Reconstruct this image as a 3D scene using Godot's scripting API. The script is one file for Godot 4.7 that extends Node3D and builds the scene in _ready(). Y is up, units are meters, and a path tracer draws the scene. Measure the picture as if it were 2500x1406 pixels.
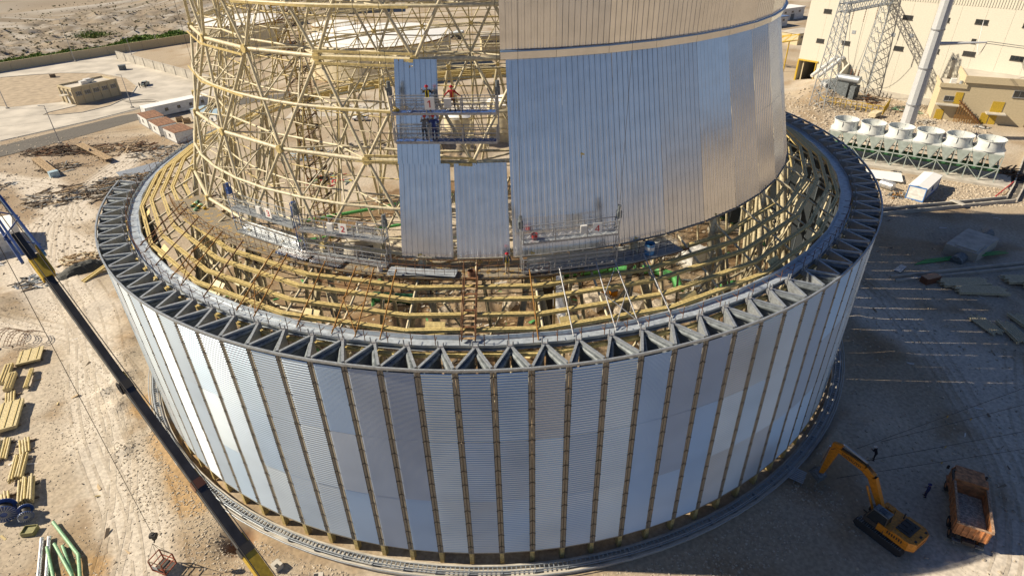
extends Node3D
# Dry cooling tower under construction, seen from a drone.
var M := {}
var UB := BoxMesh.new()
var UC := CylinderMesh.new()
var US := CylinderMesh.new()
var used := {}
var rng := RandomNumberGenerator.new()
var nz := FastNoiseLite.new()
var n2 := FastNoiseLite.new()
const R := 45.0
const RT := 21.8
const STEP := 3.333333
const JT := 3.37

# ---------- mesh collector ----------
class G:
	var v := PackedVector3Array()
	var n := PackedVector3Array()
	var c := PackedColorArray()
	var col := Color.WHITE
	func tri(a, b, d):
		var q: Vector3 = (d - a).cross(b - a).normalized()
		v.append_array([a, b, d]); n.append_array([q, q, q]); c.append_array([col, col, col])
	func quad(a, b, d, e):
		tri(a, b, d); tri(a, d, e)
	func box(o: Vector3, s: Vector3, b := Basis()):
		var x = b.x * s.x * 0.5; var y = b.y * s.y * 0.5; var z = b.z * s.z * 0.5
		quad(o - x - y + z, o - x + y + z, o + x + y + z, o + x - y + z)
		quad(o + x - y - z, o + x + y - z, o - x + y - z, o - x - y - z)
		quad(o - x - y - z, o - x + y - z, o - x + y + z, o - x - y + z)
		quad(o + x - y + z, o + x + y + z, o + x + y - z, o + x - y - z)
		quad(o - x + y + z, o - x + y - z, o + x + y - z, o + x + y + z)
		quad(o - x - y - z, o - x - y + z, o + x - y + z, o + x - y - z)
	func bar(a: Vector3, e: Vector3, w: float, h: float, up := Vector3.UP):
		var z = (e - a).normalized()
		if absf(z.dot(up)) > 0.98: up = Vector3.RIGHT
		var x = up.cross(z).normalized()
		box((a + e) * 0.5, Vector3(w, h, a.distance_to(e)), Basis(x, z.cross(x), z))
	func rod(a: Vector3, e: Vector3, r: float, r2 := -1.0, k := 6, caps := true):
		if r2 < 0: r2 = r
		var y = (e - a).normalized()
		var x = y.cross(Vector3.FORWARD if absf(y.z) < 0.9 else Vector3.RIGHT).normalized()
		var z = x.cross(y)
		for i in k:
			var d0 = x * cos(TAU * i / k) + z * sin(TAU * i / k)
			var d1 = x * cos(TAU * (i + 1) / k) + z * sin(TAU * (i + 1) / k)
			v.append_array([a + d0 * r, e + d1 * r2, e + d0 * r2, a + d0 * r, a + d1 * r, e + d1 * r2])
			n.append_array([d0, d1, d0, d0, d1, d1])
			c.append_array([col, col, col, col, col, col])
			if caps:
				tri(e, e + d0 * r2, e + d1 * r2); tri(a, a + d1 * r, a + d0 * r)
	func facet(a: Vector3, e: Vector3, r: float, r2: float, k := 8):   # upright flat-sided section
		for i in k:
			var d0 := Vector3(cos(TAU * i / k), 0, sin(TAU * i / k)); var d1 := Vector3(cos(TAU * (i + 1) / k), 0, sin(TAU * (i + 1) / k))
			quad(a + d0 * r, a + d1 * r, e + d1 * r2, e + d0 * r2)
	func path(p: Array, r: float, k := 6):
		for i in p.size() - 1: rod(p[i], p[i + 1], r, -1.0, k)
	func prism(poly: Array, y0: float, y1: float):   # poly of Vector2 (x,z)
		var pk := PackedVector2Array(poly)
		var t := Geometry2D.triangulate_polygon(pk)
		for i in range(0, t.size(), 3):
			var a = pk[t[i]]; var b = pk[t[i + 1]]; var d = pk[t[i + 2]]
			var A = Vector3(a.x, y1, a.y); var B = Vector3(b.x, y1, b.y); var D = Vector3(d.x, y1, d.y)
			if (D - A).cross(B - A).y < 0: tri(A, D, B)
			else: tri(A, B, D)
		if y1 - y0 > 0.001:
			for i in pk.size():
				var a = pk[i]; var b = pk[(i + 1) % pk.size()]
				quad(Vector3(a.x, y0, a.y), Vector3(a.x, y1, a.y), Vector3(b.x, y1, b.y), Vector3(b.x, y0, b.y))
	func rock(o: Vector3, s: Vector3, sd: int):
		var r := RandomNumberGenerator.new(); r.seed = sd
		var t := (1.0 + sqrt(5.0)) / 2.0
		var p := [Vector3(-1, t, 0), Vector3(1, t, 0), Vector3(-1, -t, 0), Vector3(1, -t, 0), Vector3(0, -1, t), Vector3(0, 1, t), Vector3(0, -1, -t), Vector3(0, 1, -t), Vector3(t, 0, -1), Vector3(t, 0, 1), Vector3(-t, 0, -1), Vector3(-t, 0, 1)]
		for i in 12: p[i] = o + p[i] * s * 0.5 * r.randf_range(0.7, 1.15)
		for f in [[0, 11, 5], [0, 5, 1], [0, 1, 7], [0, 7, 10], [0, 10, 11], [1, 5, 9], [5, 11, 4], [11, 10, 2], [10, 7, 6], [7, 1, 8], [3, 9, 4], [3, 4, 2], [3, 2, 6], [3, 6, 8], [3, 8, 9], [4, 9, 5], [2, 4, 11], [6, 2, 10], [8, 6, 7], [9, 8, 1]]:
			tri(p[f[0]], p[f[1]], p[f[2]])
	func mesh() -> ArrayMesh:
		var a := []
		a.resize(Mesh.ARRAY_MAX)
		a[Mesh.ARRAY_VERTEX] = v; a[Mesh.ARRAY_NORMAL] = n; a[Mesh.ARRAY_COLOR] = c
		var m := ArrayMesh.new()
		m.add_surface_from_arrays(Mesh.PRIMITIVE_TRIANGLES, a)
		return m

# ---------- node helpers ----------
func put(p: Node, called: String, m: Mesh, mt, xf := Transform3D()) -> MeshInstance3D:
	var o := MeshInstance3D.new()
	o.name = called; o.mesh = m; o.material_override = M[mt] if mt is String else mt
	o.transform = xf
	p.add_child(o, true)
	return o
func box(p, called, o: Vector3, s: Vector3, mt, b := Basis()):
	return put(p, called, UB, mt, Transform3D(Basis(b.x * s.x, b.y * s.y, b.z * s.z), o))
func bas(a: Vector3, e: Vector3, up := Vector3.UP) -> Basis:
	var z = (e - a).normalized()
	if absf(z.dot(up)) > 0.98: up = Vector3.RIGHT
	var x = up.cross(z).normalized()
	return Basis(x, z.cross(x), z)
func bar(p, called, a: Vector3, e: Vector3, w, h, mt, up := Vector3.UP):
	return box(p, called, (a + e) * 0.5, Vector3(w, h, a.distance_to(e)), mt, bas(a, e, up))
func rod(p, called, a: Vector3, e: Vector3, r: float, mt, m: Mesh = null):
	var y = e - a
	var x = y.normalized().cross(Vector3.FORWARD if absf(y.normalized().z) < 0.9 else Vector3.RIGHT).normalized()
	var z = x.cross(y.normalized())
	return put(p, called, m if m else UC, mt, Transform3D(Basis(x * r, y, z * r), (a + e) * 0.5))
func numbered(called: String) -> String:
	if not used.has(called):
		used[called] = 0
		return called
	used[called] += 1
	return "%s_%03d" % [called, used[called]]
func thing(called, label, cat, at := Vector3.ZERO, turn := 0.0, grp := "") -> Node3D:
	var o := Node3D.new()
	o.name = numbered(called); o.position = at; o.rotation.y = turn
	add_child(o)
	return tag(o, label, cat, grp)
func tag(o, label, cat, grp := "", kind := ""):
	if label != "": o.set_meta("label", label)
	if cat != "": o.set_meta("category", cat)
	if grp != "": o.set_meta("group", grp)
	if kind != "": o.set_meta("kind", kind)
	return o
func grp3(p: Node, called: String) -> Node3D:   # a part that has pieces of its own
	var o := Node3D.new(); o.name = called; p.add_child(o, true)
	return o
func win(p: Node, o: Vector3, s: Vector3, n: int, frame = "steel", vertical := true):
	var w := grp3(p, "window")
	box(w, "frame", o, s, frame)
	if s.z < s.x:
		for i in n: box(w, "pane", o + V((i - (n - 1) * 0.5) * s.x * 0.94 / n, 0, s.z * 0.5 + 0.005), V(s.x * 0.94 / n - 0.08, s.y - 0.16, 0.02), "glass")
		box(w, "sill", o + V(0, -s.y * 0.5 - 0.04, 0.06), V(s.x + 0.16, 0.08, s.z + 0.1), frame)
	else:
		for i in n: box(w, "pane", o + V(-s.x * 0.5 - 0.005, 0, (i - (n - 1) * 0.5) * s.z * 0.94 / n), V(0.02, s.y - 0.16, s.z * 0.94 / n - 0.08), "glass")
func solo(called, m: Mesh, mt, label, cat, grp := "", kind := "", xf := Transform3D()):
	var o = put(self, numbered(called), m, mt, xf)
	return tag(o, label, cat, grp, kind)
func pol(deg: float, r: float, h: float) -> Vector3:
	return Vector3(r * sin(deg_to_rad(deg)), h, r * cos(deg_to_rad(deg)))
func yb(deg: float) -> Basis:
	return Basis(Vector3.UP, deg_to_rad(deg))
func V(x: float, y: float, z: float) -> Vector3: return Vector3(x, y, z)

# ---------- materials ----------
func lin(r, g, b): return Color(r, g, b).linear_to_srgb()
func mk(key, c: Color, rough := 0.8, metal := 0.0) -> StandardMaterial3D:
	var m := StandardMaterial3D.new()
	m.albedo_color = c.linear_to_srgb(); m.roughness = rough; m.metallic = metal
	M[key] = m
	return m
func noise_img(sd, fr, lo, hi, oct := 4, size := 512, kind := FastNoiseLite.TYPE_SIMPLEX_SMOOTH) -> Image:
	var f := FastNoiseLite.new()
	f.seed = sd; f.frequency = fr; f.fractal_octaves = oct; f.noise_type = kind
	var im := f.get_seamless_image(size, size)
	im.convert(Image.FORMAT_RGB8)
	var d := im.get_data()
	for i in d.size(): d[i] = int(clampf(lo + (hi - lo) * d[i] / 255.0, 0, 1) * 255)
	return Image.create_from_data(size, size, false, Image.FORMAT_RGB8, d)
func tri_tex(m: StandardMaterial3D, im: Image, scale: float, bump := 0.0, rough_im: Image = null):
	m.uv1_triplanar = true; m.uv1_world_triplanar = true
	m.uv1_scale = Vector3.ONE * scale
	m.albedo_texture = ImageTexture.create_from_image(im)
	if bump > 0:
		var b: Image = im.duplicate()
		b.bump_map_to_normal_map(bump)
		m.normal_enabled = true
		m.normal_texture = ImageTexture.create_from_image(b)
	if rough_im: m.roughness_texture = ImageTexture.create_from_image(rough_im)
func materials():
	var worn := noise_img(11, 0.02, 0.72, 1.05, 5)
	var grime := noise_img(12, 0.008, 0.55, 1.15, 6)
	var faint := noise_img(14, 0.02, 0.93, 1.03, 6)
	var soft := noise_img(13, 0.01, 0.82, 1.06, 6)
	var m = mk("soil", Color(1, 1, 1), 1.0)
	m.vertex_color_use_as_albedo = true
	var si := noise_img(3, 0.02, 0.8, 1.06, 7, 1024)
	tri_tex(m, si, 0.09, 1.2)
	m = mk("cream", Color(0.66, 0.585, 0.395), 0.5); tri_tex(m, worn, 0.3)
	m = mk("yellow", Color(0.68, 0.54, 0.23), 0.5); tri_tex(m, worn, 0.3)
	m = mk("pale", Color(0.66, 0.58, 0.4), 0.6); tri_tex(m, soft, 0.12)
	m = mk("safety", Color(0.62, 0.42, 0.04), 0.55); tri_tex(m, worn, 0.4)
	m = mk("galv", Color(0.42, 0.46, 0.5), 0.5, 0.55); tri_tex(m, soft, 0.5)
	m = mk("galvd", Color(0.2, 0.23, 0.25), 0.6, 0.3); tri_tex(m, grime, 0.5)
	m = mk("steel", Color(0.45, 0.46, 0.48), 0.5, 0.4); tri_tex(m, worn, 0.5)
	m = mk("fins", Color(0.1, 0.12, 0.14), 0.7, 0.2); tri_tex(m, worn, 0.7)
	m = mk("post", Color(0.32, 0.29, 0.23), 0.75); tri_tex(m, worn, 0.6)
	m = mk("rust", Color(0.19, 0.085, 0.035), 0.9); tri_tex(m, grime, 0.7)
	m = mk("orange_rust", Color(0.34, 0.16, 0.03), 0.85); tri_tex(m, grime, 0.7)
	m = mk("dark_steel", Color(0.06, 0.055, 0.05), 0.7, 0.2)
	m = mk("blue", Color(0.05, 0.12, 0.36), 0.5); tri_tex(m, worn, 0.4)
	m = mk("sky_blue", Color(0.1, 0.32, 0.62), 0.45); tri_tex(m, worn, 0.6)
	m = mk("white", Color(0.72, 0.72, 0.7), 0.6); tri_tex(m, soft, 0.25)
	m = mk("red", Color(0.45, 0.03, 0.03), 0.5)
	m = mk("green", Color(0.09, 0.38, 0.1), 0.5); tri_tex(m, worn, 0.4)
	m = mk("mint", Color(0.3, 0.56, 0.32), 0.5); tri_tex(m, worn, 0.4)
	m = mk("dkgreen", Color(0.02, 0.1, 0.04), 0.5)
	m = mk("concrete", Color(0.5, 0.47, 0.41), 0.9); tri_tex(m, soft, 0.09, 1.5)
	m = mk("slab", Color(0.54, 0.5, 0.43), 0.9); tri_tex(m, soft, 0.02)
	m = mk("asphalt", Color(0.13, 0.12, 0.105), 0.95); tri_tex(m, soft, 0.3, 3.0)
	m = mk("stucco", Color(0.52, 0.44, 0.29), 0.9); tri_tex(m, faint, 0.2)
	m = mk("hall", Color(0.59, 0.565, 0.48), 0.6); tri_tex(m, faint, 0.3)
	m = mk("wood", Color(0.46, 0.33, 0.19), 0.9); tri_tex(m, grime, 0.5)
	m = mk("old_wood", Color(0.24, 0.19, 0.14), 0.95); tri_tex(m, grime, 0.5)
	m = mk("dark_wood", Color(0.11, 0.075, 0.05), 0.95); tri_tex(m, grime, 0.5)
	m = mk("black", Color(0.02, 0.02, 0.02), 0.6)
	m = mk("rubber", Color(0.03, 0.03, 0.032), 0.9)
	m = mk("boom_black", Color(0.045, 0.045, 0.05), 0.55); tri_tex(m, grime, 0.3)
	m = mk("tarp", Color(0.05, 0.055, 0.05), 0.75); tri_tex(m, worn, 0.5)
	m = mk("exc", Color(0.62, 0.24, 0.015), 0.45); tri_tex(m, worn, 0.3)
	m = mk("truck", Color(0.58, 0.25, 0.1), 0.6); tri_tex(m, grime, 0.4)
	m = mk("glass", Color(0.02, 0.025, 0.03), 0.08, 0.0); m.metallic_specular = 0.8
	m = mk("chrome", Color(0.75, 0.75, 0.75), 0.2, 1.0)
	m = mk("rock", Color(0.56, 0.48, 0.37), 0.95); tri_tex(m, grime, 0.8)
	m = mk("rusty_roof", Color(0.31, 0.16, 0.09), 0.9); tri_tex(m, grime, 0.35)
	m = mk("leaf", Color(1, 1, 1), 0.8); m.vertex_color_use_as_albedo = true
	m = mk("vc", Color(1, 1, 1), 0.8); m.vertex_color_use_as_albedo = true
	m = mk("fan_white", Color(0.7, 0.73, 0.71), 0.6); tri_tex(m, soft, 0.1)
	m = mk("panel_green", Color(0.38, 0.44, 0.41), 0.55); tri_tex(m, soft, 0.2)
	m = mk("brown", Color(0.16, 0.07, 0.04), 0.35)
	m = mk("gutter", Color(0.5, 0.56, 0.62), 0.45, 0.35); tri_tex(m, soft, 0.3)
	m = mk("sky_trim", Color(0.18, 0.3, 0.5), 0.35, 0.4)  # drip edge: the blue is sky reflection put into the colour
	m = mk("grey_deck", Color(0.3, 0.31, 0.3), 0.8); tri_tex(m, soft, 0.4)
	mk("board", Color(0.75, 0.75, 0.73), 0.7)
	m = mk("island", Color(0.42, 0.34, 0.24), 0.95); tri_tex(m, soft, 0.06, 2.0)
	m = mk("pale_blue", Color(0.42, 0.58, 0.68), 0.6); tri_tex(m, worn, 0.3)
	m = mk("blue_roof", Color(0.1, 0.16, 0.3), 0.6)
	m = mk("blue_trim", Color(0.05, 0.17, 0.45), 0.5)
	m = mk("pale_yellow", Color(0.68, 0.57, 0.31), 0.55); tri_tex(m, worn, 0.4)
	m = mk("olive", Color(0.3, 0.29, 0.12), 0.6); tri_tex(m, worn, 0.4)
	m = mk("silver", Color(0.75, 0.76, 0.77), 0.35, 0.7); tri_tex(m, worn, 0.3)
	m = mk("foil", Color(0.6, 0.61, 0.62), 0.4, 0.6); tri_tex(m, soft, 0.6, 4.0)
	m = mk("red_rust", Color(0.3, 0.07, 0.03), 0.8); tri_tex(m, grime, 0.7)
	m = mk("pale_rust", Color(0.5, 0.33, 0.22), 0.8); tri_tex(m, grime, 0.7)
	m = mk("pole_grey", Color(0.5, 0.52, 0.54), 0.5, 0.15); tri_tex(m, faint, 0.15)
	m = mk("scaf_yellow", Color(0.4, 0.27, 0.05), 0.8); tri_tex(m, grime, 0.7)
	# deck boards: stained steel plate with rust and old yellow paint
	m = mk("deck", Color(1, 1, 1), 0.85)
	var a := noise_img(21, 0.012, 0, 1, 5); var b := noise_img(22, 0.05, 0, 1, 4)
	var di := Image.create(512, 512, false, Image.FORMAT_RGB8)
	for y in 512:
		for x in 512:
			var t = smoothstep(0.55, 0.75, a.get_pixel(x, y).r * 0.7 + b.get_pixel(x, y).r * 0.35)
			di.set_pixel(x, y, Color(0.23, 0.2, 0.15).lerp(Color(0.4, 0.26, 0.075), t).linear_to_srgb() * (0.8 + 0.3 * b.get_pixel(x, y).r))
	tri_tex(m, di, 0.22)
	# aluminium cladding
	var smear := noise_img(31, 0.02, 0.94, 1.03, 4, 256)
	var smear2 := noise_img(33, 0.01, 0.9, 1.05, 3, 256)
	for k in 4:
		m = mk("clad%d" % k, Color(0.74, 0.745, 0.76) * [1.0, 0.97, 1.02, 0.94][k], [0.2, 0.22, 0.18, 0.24][k], 1.0)
		m.albedo_color.a = 1.0
		tri_tex(m, smear, 0.12)
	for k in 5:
		m = mk("louver%d" % k, Color([0.6, 0.57, 0.56, 0.56, 0.53][k], [0.7, 0.66, 0.63, 0.68, 0.58][k], [0.79, 0.74, 0.68, 0.79, 0.63][k]), [0.34, 0.36, 0.38, 0.32, 0.4][k], 0.9)  # bluish tint painted into the metal to stand for reflected sky
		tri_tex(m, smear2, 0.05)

# ---------- terrain ----------
const MOUNDS := [[-24, 41.6, 1.7, -1.5], [-30, 33, 2.2, -0.5], [-74, 0, 5, 0.9], [-66, -8, 5, 0.5], [92, -97, 7, 3.0], [99, -108, 8, 2.5], [100, -60, 9, 0.8], [112, -62, 6, 0.8], [84, -84, 6, 0.8], [-12, -62, 9, 4.5], [-26, -58, 6, 2.0], [31, 37.5, 2.0, -0.9], [36, 33, 5, 0.5], [76, -10, 7, -1.0], [9, 5, 3.0, -1.6], [14, 6, 3, 1.2], [20, 3, 3.4, -1.8], [27, 6, 3, 1.0], [2, 8, 3, -0.8], [24, -8, 5, 1.8], [-4, 4, 3, 0.8], [31, 3, 3, -1.4], [-16, 6, 4, 0.8], [17, 11, 3, 0.9], [-160, -222, 9, 1.8], [-150, -232, 7, 2.2], [-190, -215, 10, 1.6], [-45, 30, 4, 0.35], [-48.5, 13, 1.8, 0.5], [-46.5, 17.5, 1.5, 0.45], [-51, 6, 2.5, 0.5], [-44.6, 23, 1.4, 0.4], [-40.3, 30, 1.2, 0.35], [-49.5, 9.5, 1.3, 0.5], [-47.5, 20.5, 1.0, 0.4], [33, 34.5, 2.5, 0.7], [40, 31, 3.5, 0.6], [48.5, 10, 2.5, 0.5], [49, 18, 2.5, 0.4], [-55, -3, 3, 0.5], [-60, 2, 3, 0.4]]
func wall_s(x, z): return (x + 190) * -0.74 + (z + 158) * -0.673
func gh(x: float, z: float) -> float:
	var r := sqrt(x * x + z * z)
	var amp := 0.07
	var s = wall_s(x, z)
	if s > 3: amp = 0.1 + clampf((s - 3) * 0.06, 0, 2.2)
	elif x < -88 and z < -72: amp = 0.03
	elif x < -30 and z > -60 and r > 48:
		var t := 9.0
		for q in TRACKS.slice(0, 10): t = minf(t, seg_d(Vector2(x, z), q[0], q[1]) / q[2])
		amp = lerpf(0.04, 0.2, smoothstep(0.75, 1.5, t))
	if r > 43.5 and r < 48.5: amp = 0.02
	elif r <= 43.5 and r > 27: amp = 0.32
	var h := amp * (nz.get_noise_2d(x, z) * 0.9 + n2.get_noise_2d(x * 4, z * 4) * 0.5)
	if s > 8: h += amp * 0.9 * n2.get_noise_2d(x * 0.35, z * 1.2)
	if amp > 0.05 and r > 48: h += amp * 0.35 * n2.get_noise_2d(x * 13, z * 13)
	for m in MOUNDS:
		var d = ((x - m[0]) * (x - m[0]) + (z - m[1]) * (z - m[1])) / (m[2] * m[2])
		if d < 4: h += m[3] * exp(-d * 1.4) * (1.0 + 0.4 * n2.get_noise_2d(x * 9, z * 9))
	if r > 44.0 and r < 47.0: h = minf(h, 0.02)
	return h
func seg_d(p: Vector2, a: Vector2, b: Vector2) -> float:
	return Geometry2D.get_closest_point_to_segment(p, a, b).distance_to(p)
func seg_track(p: Vector2) -> float:
	var t := 99.0
	for q in TRACKS: t = minf(t, seg_d(p, q[0], q[1]) / q[2])
	return t
func gcol(x: float, z: float) -> Color:
	var p := Vector2(x, z)
	var r := p.length()
	var a := nz.get_noise_2d(x * 0.5 + 90, z * 0.5) * 0.5 + 0.5
	var b := n2.get_noise_2d(x * 1.3, z * 1.3 + 50) * 0.5 + 0.5
	var d := n2.get_noise_2d(x * 6, z * 6 + 20) * 0.5 + 0.5
	var c := Color(0.41, 0.335, 0.24).lerp(Color(0.5, 0.435, 0.345), smoothstep(0.35, 0.75, a))
	c = c.lerp(Color(0.32, 0.235, 0.145), 0.85 * smoothstep(0.48, 0.7, b * 0.75 + d * 0.25))
	var s = wall_s(x, z)
	if s > 2:
		var e := n2.get_noise_2d(x * 0.5 + z * 0.3, z * 2.2 - x * 1.9) * 0.5 + 0.5
		c = Color(0.33, 0.27, 0.195).lerp(Color(0.2, 0.165, 0.12), smoothstep(0.35, 0.65, b * 0.5 + e * 0.5)).lerp(Color(0.44, 0.41, 0.36), smoothstep(0.5, 0.7, e))
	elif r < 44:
		c = Color(0.29, 0.22, 0.14).lerp(Color(0.19, 0.12, 0.06), smoothstep(0.3, 0.65, b)) if z > -12 or r > 33 else c.lerp(Color(0.52, 0.46, 0.37), 0.6)  # brown soil inside the ring, darkened further to stand for shade
	else:
		# worn tracks packed by lorries
		var t := 99.0
		for q in TRACKS: t = minf(t, seg_d(p, q[0], q[1]) / q[2])
		t += (d - 0.5) * 0.35 + (a - 0.5) * 0.3
		c = c.lerp(Color(0.64, 0.58, 0.49), 0.9 * (1.0 - smoothstep(0.5, 1.15, t)))
		# freshly dug ochre earth beside the crane and left of the ring
		var o := minf(seg_d(p, Vector2(-29.5, 36.5), Vector2(-36, 28)) / 2.5, p.distance_to(Vector2(-41, 23)) / 2.2) + (d - 0.5) * 0.5
		o = minf(o, p.distance_to(Vector2(-36.5, 44.6)) / 2.4 + (d - 0.5) * 0.6)
		c = c.lerp(Color(0.45, 0.29, 0.13), 0.8 * (1.0 - smoothstep(0.7, 1.1, o)))
		c = c.lerp(Color(0.2, 0.1, 0.045), 0.85 * (1.0 - smoothstep(0.7, 1.2, p.distance_to(Vector2(-24, 41.6)) / 1.5 + (d - 0.5) * 0.5)))
		if x < -78 and z < -30 and z > -80: c = c.lerp(Color(0.3, 0.22, 0.14), 0.45 + 0.35 * smoothstep(0.35, 0.65, b)) if seg_track(p) > 1.0 else c
	return c * (0.94 + 0.12 * d)
const TRACKS := [[Vector2(-125, -58), Vector2(-98, -48), 3.0], [Vector2(-98, -48), Vector2(-80, -30), 4.5], [Vector2(-86, -66), Vector2(-84, -28), 4.0], [Vector2(-84, -26), Vector2(-66, -14), 3.5], [Vector2(-84, -24), Vector2(-74, -9), 6.0], [Vector2(-74, -8), Vector2(-58, 4), 5.0], [Vector2(-95, 5), Vector2(-60, 8), 3.5], [Vector2(-56, 8), Vector2(-44, 28), 3.6], [Vector2(-44, 28), Vector2(-33, 41), 3.2], [Vector2(-33, 41), Vector2(-26, 54), 3.0], [Vector2(50, 5), Vector2(58, 22), 5.0], [Vector2(58, 22), Vector2(52, 44), 6.0], [Vector2(52, 46), Vector2(20, 60), 7.0], [Vector2(70, -62), Vector2(112, -56), 4.0]]
func ground():
	var xs := []; var zs := []
	var x := -700.0
	while x < 900:
		xs.append(x)
		x += 0.55 if absf(x) < 66 else (1.1 if x > -140 and x < 125 else (2.6 if x > -270 and x < 200 else 25.0))
	var z := -800.0
	while z < 900:
		zs.append(z)
		z += 0.55 if z > -12 and z < 50 else (1.1 if z > -110 and z < 60 else (2.6 if z > -330 and z < 75 else 25.0))
	var w := xs.size(); var h := zs.size()
	var vv := PackedVector3Array(); var nn := PackedVector3Array(); var cc := PackedColorArray(); var ii := PackedInt32Array()
	vv.resize(w * h); nn.resize(w * h); cc.resize(w * h)
	for j in h:
		for i in w:
			vv[j * w + i] = Vector3(xs[i], gh(xs[i], zs[j]), zs[j])
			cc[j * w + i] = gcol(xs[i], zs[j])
	for j in h:
		for i in w:
			var a = vv[j * w + maxi(i - 1, 0)]; var b = vv[j * w + mini(i + 1, w - 1)]
			var d = vv[maxi(j - 1, 0) * w + i]; var e = vv[mini(j + 1, h - 1) * w + i]
			nn[j * w + i] = (e - d).cross(b - a).normalized()
			if i < w - 1 and j < h - 1:
				var k = j * w + i
				ii.append_array([k, k + 1, k + w, k + 1, k + w + 1, k + w])
	var ar := []; ar.resize(Mesh.ARRAY_MAX)
	ar[Mesh.ARRAY_VERTEX] = vv; ar[Mesh.ARRAY_NORMAL] = nn; ar[Mesh.ARRAY_COLOR] = cc; ar[Mesh.ARRAY_INDEX] = ii
	var m := ArrayMesh.new(); m.add_surface_from_arrays(Mesh.PRIMITIVE_TRIANGLES, ar)
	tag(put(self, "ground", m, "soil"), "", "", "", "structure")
func ruts():
	# wheel ruts pressed into the packed dirt: narrow bands of darker soil
	var r := RandomNumberGenerator.new(); r.seed = 12
	var g := G.new()
	for q in RUTS:
		var cv := Curve3D.new()
		for i in q.size(): 
			var a: Vector2 = q[maxi(i - 1, 0)]; var b: Vector2 = q[mini(i + 1, q.size() - 1)]
			var tn := (b - a) * 0.22
			cv.add_point(V(q[i].x, 0, q[i].y), V(-tn.x, 0, -tn.y), V(tn.x, 0, tn.y))
		for pair in 3:
			var off := r.randf_range(-2.4, 2.4)
			var pts := cv.tessellate_even_length(5, 0.9)
			var shade := r.randf_range(0.9, 1.06)
			for side in [-0.95, 0.95]:
				for i in pts.size() - 1:
					if n2.get_noise_2d(pts[i].x * 3 + pair * 40, pts[i].z * 3) < -0.3: continue
					var d := (pts[i + 1] - pts[i]).normalized(); var x := d.cross(Vector3.UP)
					var w0 := 0.13 + 0.07 * n2.get_noise_2d(pts[i].x * 9, pts[i].z * 9); var w1 := 0.13 + 0.07 * n2.get_noise_2d(pts[i + 1].x * 9, pts[i + 1].z * 9)
					var a: Vector3 = pts[i] + x * (off + side); var b: Vector3 = pts[i + 1] + x * (off + side)
					var c := []
					for e in [a - x * w0, b - x * w1, b + x * w1, a + x * w0]: c.append(V(e.x, gh(e.x, e.z) + 0.018, e.z))
					if Vector2(a.x, a.z).length() < 47.5: continue
					g.col = gcol(a.x, a.z) * Color(0.88, 0.86, 0.83) * shade
					g.quad(c[0], c[1], c[2], c[3])
	tag(put(get_node("ground"), "wheel_rut", g.mesh(), "soil"), "", "", "", "stuff")
const RUTS := [[Vector2(-86, -62), Vector2(-85, -38), Vector2(-78, -18), Vector2(-60, 2), Vector2(-46, 24), Vector2(-33, 41), Vector2(-26, 56)], [Vector2(-112, -50), Vector2(-92, -42), Vector2(-80, -26), Vector2(-66, -15), Vector2(-60, -12)], [Vector2(-98, -4), Vector2(-78, 0), Vector2(-60, 6), Vector2(-49, 10)], [Vector2(-84, -30), Vector2(-70, -6), Vector2(-54, 14), Vector2(-40, 34), Vector2(-34, 52)], [Vector2(-53, 12), Vector2(-46, 18), Vector2(-39, 27)], [Vector2(54, -14), Vector2(56, 6), Vector2(54, 26), Vector2(46, 46), Vector2(30, 58)], [Vector2(66, 20), Vector2(58, 32), Vector2(50, 48)], [Vector2(72, -64), Vector2(92, -66), Vector2(116, -58)]]
func scatter(called, label, cat, m: Mesh, mt, area: Callable, count: int, lo: float, hi: float, sd: int, sink := 0.0, cols: Array = []):
	var r := RandomNumberGenerator.new(); r.seed = sd
	var mm := MultiMesh.new()
	mm.transform_format = MultiMesh.TRANSFORM_3D; mm.use_colors = cols.size() > 0; mm.mesh = m; mm.instance_count = count
	for i in count:
		var p: Vector2 = area.call(r)
		var s := lo * pow(hi / lo, pow(r.randf(), 1.8))
		var b := Basis.from_euler(Vector3(r.randf() * 0.6, r.randf() * TAU, r.randf() * 0.6)).scaled(Vector3(s * r.randf_range(0.7, 1.3), s * r.randf_range(0.55, 1.0), s * r.randf_range(0.7, 1.3)))
		mm.set_instance_transform(i, Transform3D(b, Vector3(p.x, gh(p.x, p.y) - sink * s, p.y)))
		if cols.size(): mm.set_instance_color(i, cols[r.randi() % cols.size()])
	var o := MultiMeshInstance3D.new()
	o.name = numbered(called); o.multimesh = mm; o.material_override = M[mt]
	add_child(o)
	return tag(o, label, cat, "", "stuff")
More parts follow.
